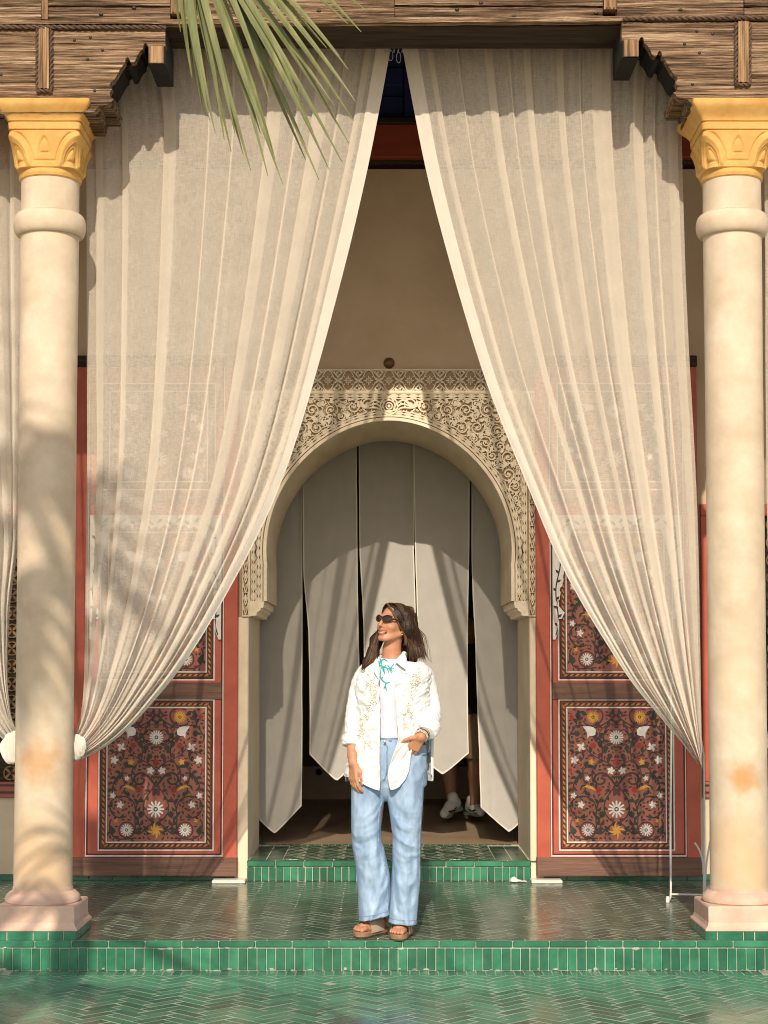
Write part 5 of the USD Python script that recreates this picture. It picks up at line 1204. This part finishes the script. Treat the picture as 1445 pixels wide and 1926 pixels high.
for i in range(70):         # far side, falling forward over the collar
    a = rh.random(); b = rh.uniform(-1, 1)
    top = H(-.006, .06 - .12 * a, .112 - .02 * a); m1 = H(-.055, .052 - .11 * a, .088); m2 = H(-.078, .028 - .08 * a, .01); m3 = Q(705 + 9 * a + b, 1204, .01 + .03 * a); m4 = Q(696 + 14 * a + 2 * b, 1230, -.015 + .02 * a); tip = Q(680 + 20 * a + 3 * b, 1254 + 9 * rh.random() - 8 * a, -.065 + .02 * a)
    lock([top, m1, m2, m3, m4, tip], rh.uniform(.0022, .0045), lk if rh.random() < .45 else lk2)
for k in range(7):          # fringe strand along the near temple
    lock([H(.004, .080 + .002 * k, .103), H(.040, .084, .070), H(.064, .062, .020 + .002 * k), H(.078, .022, -.03), Q(761 + k * .6, 1198, -.05), Q(759 + k, 1214, -.05)], .0032, lk2)
st = []
for i in range(90):
    a = rh.random(); s_ = 1 if rh.random() < .65 else -1; j = lambda q: rh.uniform(-q, q)
    if s_ > 0: pts = [H(.006, .05 - .15 * a, .114), H(.062 + j(.008), .04 - .13 * a, .092 + j(.008)), H(.096 + j(.008), .0 - .08 * a, .01), Q(770 + 30 * a + j(4), 1198, -.03 + .07 * a), Q(770 + 34 * a + j(5), 1222, -.03 + .07 * a), Q(772 + 36 * a + j(7), 1242 + j(6), -.03 + .06 * a)]
    else: pts = [H(-.006, .05 - .1 * a, .114), H(-.06 + j(.006), .045 - .1 * a, .088), H(-.086 + j(.006), .02 - .07 * a, .0), Q(704 + 9 * a + j(4), 1206, .0), Q(694 + 13 * a + j(4), 1234, -.02), Q(680 + 20 * a + j(6), 1262 + j(5), -.07)]
    st.append(tube(spline(pts, 14), np.linspace(.0011, .0005, 14), 4))
pobj('loose_strands', cat_(st), M['hair_light'], parent=hair, kind='stuff')
pobj('locks', cat_(lk), M['hair'], parent=hair, kind='stuff'); pobj('lighter_locks', cat_(lk2), M['hair_light'], parent=hair, kind='stuff')
# ------------------------------------------------------------------ clothes
def ridges(s, t, seed, fs=6., ft=6., k=3): return 1 - np.abs(2 * meshkit.fbm(np.stack(np.broadcast_arrays(s * fs + seed * 5.1, t * ft, seed * 1.3), -1), k, int(seed)) - 1) * 2.2
# T-shirt
L_ = [(1236, 716, 757, .055), (1246, 706, 770, .075), (1262, 694, 786, .095), (1300, 692, 782, .112), (1345, 696, 776, .105), (1392, 696, 772, .108)]
vv = np.linspace(1237, 1391, 50); g_ = [pch([l[0] for l in L_], [l[k] for l in L_]) for k in (1, 2, 3)]
ang = np.linspace(0, 2 * PI, 97)[:-1]; R = []
for v in vv:
    a, b, dp = g_[0](v), g_[1](v), g_[2](v); c = Q((a + b) / 2, v, .02); hw = (b - a) / 2 * PX
    dz = -.012 * np.maximum(0, -np.sin(ang)) * max(0, 1 - (v - 1236) / 14)
    wr = 1 + .018 * ridges(ang * .8, np.full_like(ang, v / 40.), 3)
    R.append(np.stack([c[0] + hw * np.cos(ang) * wr, c[1] + dp * np.sin(ang) * wr, c[2] + dz], 1))
tee_m = loft(np.array(R), cap=False); tee = pobj('tee', tee_m, M['tee'])
pobj('neckband', tube(np.vstack([R[0], R[0][:1]]), .0045, 6), M['tee'], parent=tee)
def on_tee(u, v, lift=.003):
    k = int(np.clip(np.interp(v, vv, range(50)), 0, 49)); r = R[k]; x = Q(u, v, -.08)[0]; front = r[48:]; i = np.argmin(np.abs(front[:, 0] - x)); p = front[i].copy(); p[0] = x; p[1] -= lift; p[2] = Q(u, v, -.09)[2]; return p
br = [[(716, 1240), (715, 1252), (716, 1264)], [(716, 1252), (722, 1254), (732, 1258), (741, 1257)], [(716, 1246), (722, 1240), (729, 1244)], [(720, 1254), (721, 1264)], [(729, 1257), (731, 1265)], [(733, 1258), (737, 1266)], [(735, 1257), (741, 1249)], [(715, 1258), (711, 1262)], [(714, 1246), (710, 1254)], [(716, 1264), (716, 1274), (720, 1280), (726, 1284), (734, 1283)], [(726, 1284), (724, 1292), (722, 1295)], [(725, 1288), (727, 1299)], [(718, 1278), (720, 1273)], [(712, 1240), (713, 1258)], [(718, 1243), (718, 1258)], [(724, 1254), (727, 1250)], [(722, 1255), (724, 1268)], [(730, 1252), (738, 1262)]]
pobj('coral_print', cat_([tube(np.array([on_tee(*(np.array(p) + 0)) for p in spline(b_, 8)]), np.linspace(.0042, .0022, 8), 5) for b_ in br]), M['turq'], parent=tee, kind='stuff')
# open shirt
SH = [(1243, 708, 766, .070), (1250, 690, 792, .090), (1262, 678, 804, .110), (1290, 674, 806, .128), (1340, 674, 803, .128), (1390, 674, 803, .130), (1430, 662, 806, .137), (1484, 656, 808, .142)]
sf = [pch([l[0] for l in SH], [l[k] for l in SH]) for k in (1, 2, 3)]
inL = pch([1243, 1262, 1300, 1350, 1400, 1440, 1484], [709, 711, 715, 717, 716.5, 716, 716]); inR = pch([1243, 1262, 1300, 1350, 1390, 1425, 1455, 1484], [748, 744, 744, 746, 749, 738, 731, 735])
def shirt_pt(v, th, puff=0.):
    a, b, dp = sf[0](v), sf[1](v), sf[2](v); c = Q((a + b) / 2, v, .02); hw = (b - a) / 2 * PX
    e = 2.6; co, si = np.cos(th), np.sin(th); r = (np.abs(co) ** e + np.abs(si) ** e) ** (-1 / e)
    return np.array([c[0] + (hw + puff) * r * co, c[1] + (dp + puff) * r * si, c[2]])
def th_of(v, u):
    ths = np.linspace(PI, 2 * PI, 400); q = np.array([shirt_pt(v, t)[0] for t in (ths[0], ths[-1])]); xs = np.array([shirt_pt(v, t)[0] for t in ths[::8]]); return float(np.interp(Q(u, v, -.1)[0], xs, ths[::8]))
hemL = [(675, 1466), (690, 1474), (704, 1480), (717, 1482)]; hemR = [(731, 1481), (737, 1481.5), (750, 1476), (762, 1462), (769, 1446), (773, 1424), (772, 1408), (768, 1400)]
vs = np.linspace(1244, 1484, 90); P = []
n = 170
for v in vs:
    t0, t1 = th_of(v, float(inL(v))), th_of(v, float(inR(v)))
    T_ = np.linspace(t0, t1 - 2 * PI, n); P.append([shirt_pt(v, t) for t in T_])
P = np.array(P); S_ = np.linspace(0, 1, n)[None, :]; V_ = np.linspace(0, 1, 90)[:, None]
wr = ridges(S_ * 3.2 + V_ * .5, V_ * 2.6 - S_ * .9, 5, 5, 3); wr2 = ridges(S_ * 2 - V_ * .8, V_ * 3.0, 8, 6, 5)
nrm = P - P.mean(1, keepdims=True); nrm[..., 2] = 0; nrm /= np.linalg.norm(nrm, axis=-1, keepdims=True)
P = P + nrm * (.011 * wr + .008 * wr2 + .004)[..., None] * np.minimum(1, V_ * 6)[..., None]
P[..., 1] -= (.012 * np.exp(-S_ / .02) + .016 * np.exp(-(1 - S_) / .03) * np.clip(V_ * 1.5, 0, 1))
# shirt tails: cut rounded at the sides
U_ = (P[..., 0] / P[..., 1] * FPX + CX)
floor_v = np.where(S_ < .25, 1482 - np.clip((717 - U_) / 42, 0, 1.2) ** 1.6 * 17, np.where(S_ > .72, np.interp(U_, [p[0] for p in [(725, 1480)] + hemR[:5] + [(773.5, 1424), (775, 1400), (788, 1388), (806, 1384)]], [1480] + [p[1] for p in hemR[:5]] + [1424, 1400, 1388, 1384]), 1470 - 0 * S_))
Vt = np.linspace(1244, 1484, 90)[:, None]; sc = np.minimum(1, (floor_v - 1244) / 240.)
zt_ = P[0:1, :, 2]; P[..., 2] = zt_ + (P[..., 2] - zt_) * sc
shirt = pobj('shirt', grid(P), M['shirt'])
for j in (0, n - 1):
    pobj('placket_edge', tube(P[::2, j] - [0, .001, 0], .0026, 6), M['shirt'], parent=shirt)
pobj('hem_edge', tube(P[-1, ::2], .0026, 6), M['shirt'], parent=shirt)
pk_ = P[:, n - 13:n - 12, :].copy(); 
pobj('placket_seam', tube(P[::2, n - 12] - [0, .0012, 0], .0014, 5), M['shirt'], parent=shirt)
for v in (1250, 1268, 1314, 1350):
    i = int((v - 1244) / 240 * 89); c = P[i, n - 6] - [0, .003, 0]; m_ = lathe([(0, 0), (.0055, 0), (.006, .002), (.004, .0026), (0, .0022)], k=14); m_.apply_transform(trimesh.transformations.rotation_matrix(PI / 2, [1, 0, 0])); m_.apply_translation(c); pobj('button', m_, M['bead'], parent=shirt)
# beaded flowers on both fronts
rb = random.Random(21); beads = []; nb = 0
def sp_(u, v):
    d = np.abs(U_ - u) + np.abs(np.linspace(1244, 1484, 90)[:, None] - v) * .9 + (P[..., 1] > BASE[1] - .02) * 500; i, j = np.unravel_index(np.argmin(d), d.shape); return P[i, j], nrm[i, j]
for (ua, ub, va, vb, cnt) in ((678, 706, 1262, 1420, 60), (760, 788, 1268, 1385, 52)):
    for k in range(cnt):
        v = va + (vb - va) * (k + rb.random()) / cnt; f_ = .5 + .45 * math.sin(v * .045 + ua); u = ua + (ub - ua) * np.clip(f_ + rb.gauss(0, .22), 0, 1)
        p, nn = sp_(u, v); r = rb.uniform(.0022, .0036); m = rb.choice((1, 4, 5, 5))
        tx = np.cross(nn, [0, 0, 1.]); tx /= np.linalg.norm(tx)
        for q in range(m):
            a = q * 2 * PI / m + k; o = (tx * math.cos(a) + np.array([0, 0, 1.]) * math.sin(a)) * (r * 2.3 if m > 1 else 0); b_ = trimesh.creation.icosphere(1, r); b_.apply_translation(p + nn * .003 + o); beads.append(b_)
        if m > 1 and rb.random() < .5:
            st_ = [p + nn * .002 + tx * rb.uniform(-.02, .02) + np.array([0, 0, -.026]), p + nn * .004 + np.array([0, 0, -.012]), p + nn * .003]; beads.append(tube(spline(st_, 6), .0012, 4))
pobj('bead_embroidery', cat_(beads), M['bead'], parent=shirt, smooth=False, kind='stuff')
# collar
def flap(pts, lift=.004):
    p = np.array([Q(u, v, d) for u, v, d in pts]); c = p.mean(0); f = [[i, (i + 1) % len(p), len(p)] for i in range(len(p))]; v = np.vstack([p, c]); m = trimesh.Trimesh(v, f, process=False)
    m2 = m.copy(); m2.apply_translation([0, -lift, 0]); side = loft(np.stack([p, p - [0, lift, 0]], 0), cap=False); return cat_([m, m2, side])
pobj('collar', flap([(743, 1243, -.095), (752, 1233, -.06), (760, 1226, -.02), (765, 1238, -.045), (763, 1259, -.118), (754, 1253, -.115)]), M['shirt'], parent=shirt, smooth=False)
pobj('collar', flap([(703, 1262, -.115), (707, 1250, -.11), (711, 1243, -.085), (714, 1258, -.112), (714, 1280, -.125)]), M['shirt'], parent=shirt, smooth=False)
pobj('collar_band', tube(np.array([Q(760, 1229, -.02), Q(764, 1232, .04), Q(750, 1230, .085), Q(725, 1232, .085), Q(710, 1236, .04), Q(708, 1246, -.03)]), .012, 8), M['shirt'], parent=shirt)
# sleeves
def sleeve(axis, rad, seed, amp=.008, n=70, k=56, flat=1.0):
    ax = spline(axis, n); rr = np.interp(np.linspace(0, 1, n), np.linspace(0, 1, len(rad)), rad); p, t, nn, b = frame_(ax); a = np.linspace(0, 2 * PI, k, endpoint=False)
    s = np.linspace(0, 1, n)[:, None]; w = ridges(np.cos(a)[None, :] * .7 + s * 1.2, np.sin(a)[None, :] * .7 + s * 2.4, seed, 2.2, 2.4) * amp * .6 + ridges(np.cos(a)[None, :] + s * 3., s * 6 + np.sin(a)[None, :], seed + 2, 1.6, 2) * amp * .6
    rr = rr[:, None] + w; return loft(p[:, None] + rr[..., None] * (np.cos(a)[None, :, None] * nn[:, None] + np.sin(a)[None, :, None] * b[:, None] * flat), cap=True)
pobj('sleeve', sleeve([Q(700, 1258, .02), Q(684, 1272, .015), Q(675, 1300, .015), Q(668.5, 1340, .005), Q(665, 1388, -.035)], [.036, .044, .041, .041, .037], 2), M['shirt'], parent=shirt)
pobj('sleeve', sleeve([Q(780, 1258, .02), Q(796, 1270, .02), Q(804, 1296, .03), Q(811, 1332, .02), Q(809, 1352, -.04), Q(804, 1372, -.10)], [.036, .044, .040, .040, .043, .038], 4, .010), M['shirt'], parent=shirt)
def cuff(a, b, r0, r1, seed):
    ax = spline([a, (np.array(a) + b) / 2, b], 18); q = np.linspace(0, 1, 18); r = r0 + (r1 - r0) * q + .004 * np.sin(q * PI); pr = r.copy(); pr[0] *= .86; pr[-1] *= .88
    p, t, nn, b_ = frame_(ax); an = np.linspace(0, 2 * PI, 48, endpoint=False); w = ridges(np.cos(an)[None, :], np.sin(an)[None, :] + q[:, None] * 1.5, seed, 2.2, 2) * .006
    return loft(p[:, None] + (pr[:, None] + w)[..., None] * (np.cos(an)[None, :, None] * nn[:, None] + np.sin(an)[None, :, None] * b_[:, None]), cap=True)
pobj('cuff', cuff(Q(660.5, 1383, -.030), Q(659.5, 1403, -.048), .040, .037, 3), M['shirt'], parent=shirt)
pobj('cuff', cuff(Q(813, 1362, -.075), Q(803, 1380, -.125), .045, .040, 6), M['shirt'], parent=shirt)
tail = np.array([[Q(797 + 11 * s + 3 * math.sin(t * 3), 1385 + 38 * t * (1 - .25 * s), .06 + .02 * math.sin(s * 6)) for s in np.linspace(0, 1, 12)] for t in np.linspace(0, 1, 14)]); pobj('shirt_tail', grid(tail), M['shirt'], parent=shirt)
# jeans
def trouser(outer, inner, cd, dep, seed, knee):
    vo, uo = [p[1] for p in outer], [p[0] for p in outer]; vi, ui = [p[1] for p in inner], [p[0] for p in inner]
    fo, fi = pch(vo, uo), pch(vi, ui); n = 130; q = np.linspace(0, 1, n); an = np.linspace(0, 2 * PI, 84, endpoint=False); R = []
    a0, a1 = min(vo), max(vo); b0, b1 = min(vi), max(vi)
    for t in q:
        uo_, vo_ = float(fo(a0 + (a1 - a0) * t)), a0 + (a1 - a0) * t; ui_, vi_ = float(fi(b0 + (b1 - b0) * t)), b0 + (b1 - b0) * t
        cd_, dp = np.interp(t, np.linspace(0, 1, len(cd)), cd), np.interp(t, np.linspace(0, 1, len(dep)), dep)
        A, B = Q(uo_, vo_, cd_), Q(ui_, vi_, cd_); c = (A + B) / 2; h = (B - A) / 2; si = np.sin(an); co = np.cos(an); e = 2.3; r = (np.abs(co) ** e + np.abs(si) ** e) ** (-1 / e)
        w = .012 * ridges(co * .9 + t * 1.5, si * .9 + t * 5.0, seed, 1.5, 1.2) * (.5 + t * .7) + .010 * ridges(co * .5 + t * 9, t * 12 + si, seed + 3, 1.1, 1.0) * (np.exp(-((t - knee) / .16) ** 2) + .5 * np.exp(-(t / .1) ** 2) + .7 * np.exp(-((t - 1) / .1) ** 2))
        R.append(c + (r * co)[:, None] * h * (1 + w[:, None] * 2) + np.stack([0 * si, (dp + w * 1.6) * r * si, 0 * si], 1))
    return np.array(R)
JL = trouser([(674, 1400), (665, 1440), (661, 1480), (661, 1547), (662, 1576), (667, 1615), (671, 1644), (674, 1692), (676, 1729)], [(738, 1392), (732, 1460), (725, 1498), (717, 1541), (717, 1574), (724, 1605), (735, 1663), (733, 1717)], [.02, .015, .005, .0, .005, .015, .02], [.115, .118, .105, .09, .085, .09, .10], 3, .55)
JR = trouser([(801, 1400), (803, 1440), (799, 1470), (796, 1504), (792, 1558), (791, 1605), (791, 1644), (788, 1682), (783, 1735)], [(724, 1392), (722, 1460), (727, 1498), (732, 1522), (736, 1551), (739, 1574), (739, 1605), (736.6, 1663), (732, 1731)], [.02, .01, -.01, -.025, -.02, -.015, -.015], [.118, .120, .108, .092, .086, .09, .10], 7, .55)
SEAT = [(1390, 696, 776, .104), (1405, 684, 789, .110), (1425, 673, 800, .116), (1450, 666, 803, .118), (1475, 664, 801, .110), (1494, 690, 772, .085), (1506, 714, 742, .045)]
sq_ = [pch([l[0] for l in SEAT], [l[k] for l in SEAT]) for k in (1, 2, 3)]; an_ = np.linspace(0, 2 * PI, 120, endpoint=False); RS = []
for v in np.linspace(1390, 1506, 50):
    a, b, dp = (float(q(v)) for q in sq_); c = Q((a + b) / 2, v, .015); hw = (b - a) / 2 * PX; e = 2.3; r = (np.abs(np.cos(an_)) ** e + np.abs(np.sin(an_)) ** e) ** (-1 / e)
    w = .006 * ridges(np.cos(an_) * .9, np.sin(an_) * .6 + v / 30., 11, 2, 1.3); RS.append(np.stack([c[0] + (hw + w) * r * np.cos(an_), c[1] + (dp + w) * r * np.sin(an_), c[2] + 0 * an_], 1))
jeans = pobj('jeans', cat_([loft(JL, cap=False), loft(JR, cap=False), loft(np.array(RS), cap=False)]), M['denim'])
for J, nm in ((JL, 0), (JR, 1)):
    pobj('trouser_hem', tube(np.vstack([J[-1], J[-1][:1]]), .0036, 6), M['denim_seam'], parent=jeans); 
    pobj('trouser_hem', tube(np.vstack([J[-4], J[-4][:1]]) , .0016, 5), M['denim_seam'], parent=jeans)
k_ = 62 if True else 0
pobj('inseam', tube(JL[45:, 75] - [0, .0010, 0], .0030, 6), M['denim_seam'], parent=jeans); pobj('side_seam', tube(JR[8:, 44 + 5 + 0] * 1.0 - [0, .001, 0], .0018, 6), M['denim_seam'], parent=jeans)
wb = np.array([Q(736 + 40 * math.cos(a) * 1.0, 1392 + 2 * math.sin(a), .02 + .112 * math.sin(a)) for a in np.linspace(0, 2 * PI, 64, endpoint=False)])
pobj('waistband', loft(np.stack([wb + [0, 0, .006], wb * [1, 1, 1] + [0, 0, -.034]], 0) , cap=False), M['denim_seam'], parent=jeans)
fly = spline([Q(728, 1401, -.115), Q(728, 1435, -.118), Q(726, 1458, -.112), Q(722, 1468, -.108)], 12); pobj('fly_seam', tube(fly, .0035, 6), M['denim_seam'], parent=jeans)
bt = lathe([(0, 0), (.007, 0), (.0075, .003), (0, .004)], k=14); bt.apply_transform(trimesh.transformations.rotation_matrix(PI / 2, [1, 0, 0])); bt.apply_translation(Q(724, 1395, -.115)); pobj('jeans_button', bt, M['silver'], parent=jeans)
pobj('pocket_edge', tube(spline([Q(764, 1402, -.095), Q(776, 1417, -.100), Q(790, 1420, -.085), Q(802, 1416, -.03)], 14), .0035, 6), M['denim_seam'], parent=jeans)
# sandals
def sandal(p, nm):
    t = thing_child = UsdGeom.Xform.Define(stage, path_of('sandal', woman)).GetPrim()
    o = [(-.012, 0), (-.008, -.022), (.02, -.034), (.08, -.033), (.15, -.042), (.19, -.046), (.225, -.036), (.236, -.010), (.228, .014), (.205, .036), (.165, .046), (.10, .040), (.03, .034), (-.006, .022)]
    o = spline(o + [o[0]], 60)[:-1]
    def ring(z, k): c = o.mean(0); q = c + (o - c) * k; return np.array([p(a, b, z - SO) for a, b in q])
    pobj('sole', loft(np.array([ring(.001, .97), ring(.002, .985), ring(.009, .985)])), M['sole'], parent=t, smooth=35)
    pobj('cork_footbed', loft(np.array([ring(.0095, .985), ring(.020, 1.0), ring(.030, 1.01), ring(.032, .99)])), M['cork'], parent=t, smooth=35)
    def strap(a0, a1, hgt, hw0, hw1):
        s = np.linspace(0, 1, 8); q = np.linspace(-1.08, 1.08, 22); G = []
        for s_ in s:
            a = a0 + (a1 - a0) * s_; h_ = hgt[0] + (hgt[1] - hgt[0]) * s_; w_ = hw0 + (hw1 - hw0) * s_; G.append([p(a, w_ * math.sin(x_ * PI / 2 * .98), -.008 + (h_ + .010) * max(0, math.cos(x_ * PI / 2 * .93)) ** .6) for x_ in q])
        return grid(np.array(G))
    return t, strap
t, strap = sandal(pR, 0); pobj('strap', strap(.045, .165, (.085, .050), .038, .046), M['suede'], parent=t)
t, strap = sandal(pL, 1); pobj('strap', strap(.115, .155, (.062, .050), .044, .047), M['suede'], parent=t); pobj('strap', strap(.06, .10, (.078, .066), .038, .042), M['suede'], parent=t)
b0 = pL(.137, .012, .050 + .004); a = np.linspace(0, 2 * PI, 5) + PI / 4; pobj('buckle', tube(np.array([b0 + np.array([.013 * math.cos(x_), -.004, .012 * math.sin(x_)]) for x_ in a]), .0022, 6), M['gold'], parent=t)
# bracelets and ring
dw = (np.array(ws2) - Q(804, 1366, -.075)); dw /= np.linalg.norm(dw)
for k, (o, mt, r, rb_) in enumerate(((-.004, 'silver', .0315, .0042), (-.013, 'silver', .0320, .0034), (-.024, 'tortoise', .0325, .0022), (-.034, 'gold', .0350, .0014))):
    c = np.array(ws2) + dw * o; x_ = np.cross(dw, [0, 0, 1.]); x_ /= np.linalg.norm(x_); y_ = np.cross(dw, x_); a = np.linspace(0, 2 * PI, 29)
    ci = np.array([c + (x_ * math.cos(q) + y_ * math.sin(q)) * r for q in a])
    if mt == 'silver':
        pobj('bracelet', cat_([(lambda m, p: (m.apply_translation(p), m)[1])(trimesh.creation.icosphere(1, rb_ * 1.2), p) for p in ci[:-1]]), M[mt])
    else: pobj('bracelet', tube(ci, rb_, 6), M[mt])
# ------------------------------------------------------------------ the man behind the cloth strips
YM = 13.5
def G_(u, v, d=0.): return at(u, v, YM + d)
MB_ = np.array([X(870, YM), YM, ZT - .004])
man_ = thing('person', 'man in tan shorts and white sneakers half hidden behind the grey cloth strips', 'person', tuple(MB_))
F = Field(MB_ + [-.42, -.45, -.01], MB_ + [.42, .45, 1.80], .010)
kL, kR = G_(846, 1432, .05), G_(893, 1428, -.02); aL, aR = G_(850, 1509, .0), G_(893, 1512, -.02)
F.chain([G_(862, 1350, 0), kL, G_(846, 1462, .06), aL], [.085, .055, .056, .036], .02); F.chain([G_(888, 1350, 0), kR, G_(894, 1458, .0), aR], [.085, .055, .056, .036], .02)
F.chain([G_(875, 1345, 0), G_(876, 1290, 0), G_(880, 1238, 0)], [.13, .13, .13], .04); F.chain([G_(880, 1230, 0), G_(880, 1200, -.03)], [.06, .05], .02); F.ell(G_(880, 1178, -.05), (.075, .095, .115), .02)
for s in (-1, 1): F.chain([G_(880 + s * 40, 1238, 0), G_(880 + s * 52, 1292, -.03), G_(880 + s * 48, 1335, -.12)], [.055, .042, .032], .02); F.ell(G_(880 + s * 47, 1346, -.15), (.03, .04, .045), .02)
F.cap(aL, G_(845, 1528, -.04), .035, .03, .02); F.cap(aR, G_(893, 1528, -.02), .035, .03, .02)
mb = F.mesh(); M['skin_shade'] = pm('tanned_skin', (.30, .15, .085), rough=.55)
def mobj(n, m, mt, smooth=True, parent=man_): return pobj(n, m, mt, parent=parent, smooth=smooth, base=MB_)
mobj('body', mb, M['skin_shade'])
F = Field(MB_ + [-.3, -.3, .5], MB_ + [.3, .3, 1.1], .010); F.chain([G_(864, 1338, 0), G_(849, 1420, .04)], [.115, .095], .03); F.chain([G_(886, 1338, 0), G_(893, 1420, -.02)], [.115, .095], .03); mobj('shorts', F.mesh(), pm('tan_shorts', (.27, .18, .105), (.32, .22, .13), scale=8, rough=.9))
F = Field(MB_ + [-.36, -.3, .85], MB_ + [.36, .3, 1.55], .010); F.chain([G_(875, 1335, 0), G_(877, 1290, 0), G_(880, 1240, 0)], [.145, .145, .145], .04)
for s in (-1, 1): F.cap(G_(880 + s * 30, 1236, 0), G_(880 + s * 48, 1275, -.02), .075, .065, .03)
mobj('dark_tee', F.mesh(), pm('black_tee', (.012, .012, .014), rough=.9))
F = Field(MB_ + [-.2, -.3, 1.3], MB_ + [.2, .3, 1.85], .008); F.ell(G_(880, 1172, -.03), (.085, .105, .105), .01); F.ell(G_(880, 1184, -.15), (.07, .06, .09), .01, cut=True); mobj('hair', F.mesh(), M['hair'])
def sneaker(heel, toe, tiltz):
    d = np.array(toe) - heel; L = np.linalg.norm(d); d /= L; s = np.cross(d, [0, 0, 1.]); s /= np.linalg.norm(s); u = np.cross(s, d); t = UsdGeom.Xform.Define(stage, path_of('sneaker', man_)).GetPrim()
    p = lambda a, b, c: heel + d * a * L + s * b + u * c
    F = Field(np.minimum(heel, toe) - .14, np.maximum(heel, toe) + .16, .006)
    F.cap(p(.08, 0, .055), p(.45, 0, .060), .045, .042, .02); F.cap(p(.45, 0, .055), p(.92, 0, .036), .045, .036, .02); F.cap(p(.10, 0, .07), p(.14, 0, .115), .042, .042, .02)
    mobj('upper', F.mesh(), M['sneaker'], parent=t)
    o = spline([(-.03, 0), (0, -.036), (.3, -.034), (.7, -.047), (.95, -.032), (1.04, 0), (.95, .032), (.7, .045), (.3, .036), (0, .036), (-.03, 0)], 50)[:-1]
    mobj('sole', loft(np.array([[p(a, b * k, c) for a, b in o] for c, k in ((0, .96), (.008, 1.03), (.024, 1.05), (.030, .98))])), M['sneaker_sole'], parent=t, smooth=35)
    for q in (-1, 1): mobj('stripe', tube(np.array([p(.35, q * .046, .05), p(.55, q * .049, .036), p(.85, q * .040, .05)]), .006, 6), M['black'], parent=t)
    for q in range(4): mobj('lace', tube(np.array([p(.38 + q * .09, -.022, .100 - q * .009), p(.40 + q * .09, 0, .106 - q * .009), p(.38 + q * .09, .022, .100 - q * .009)]), .004, 5), M['white_paint'], parent=t)
M['sneaker'] = pm('white_sneaker', (.60, .58, .54), (.68, .66, .62), scale=20, rough=.7); M['sneaker_sole'] = pm('green_grey_sole', (.16, .20, .14), rough=.8)
sneaker(G_(862, 1522, -.02), G_(836, 1540, -.14), 0); sneaker(G_(884, 1532, .05), G_(906, 1536, -.10), 0)
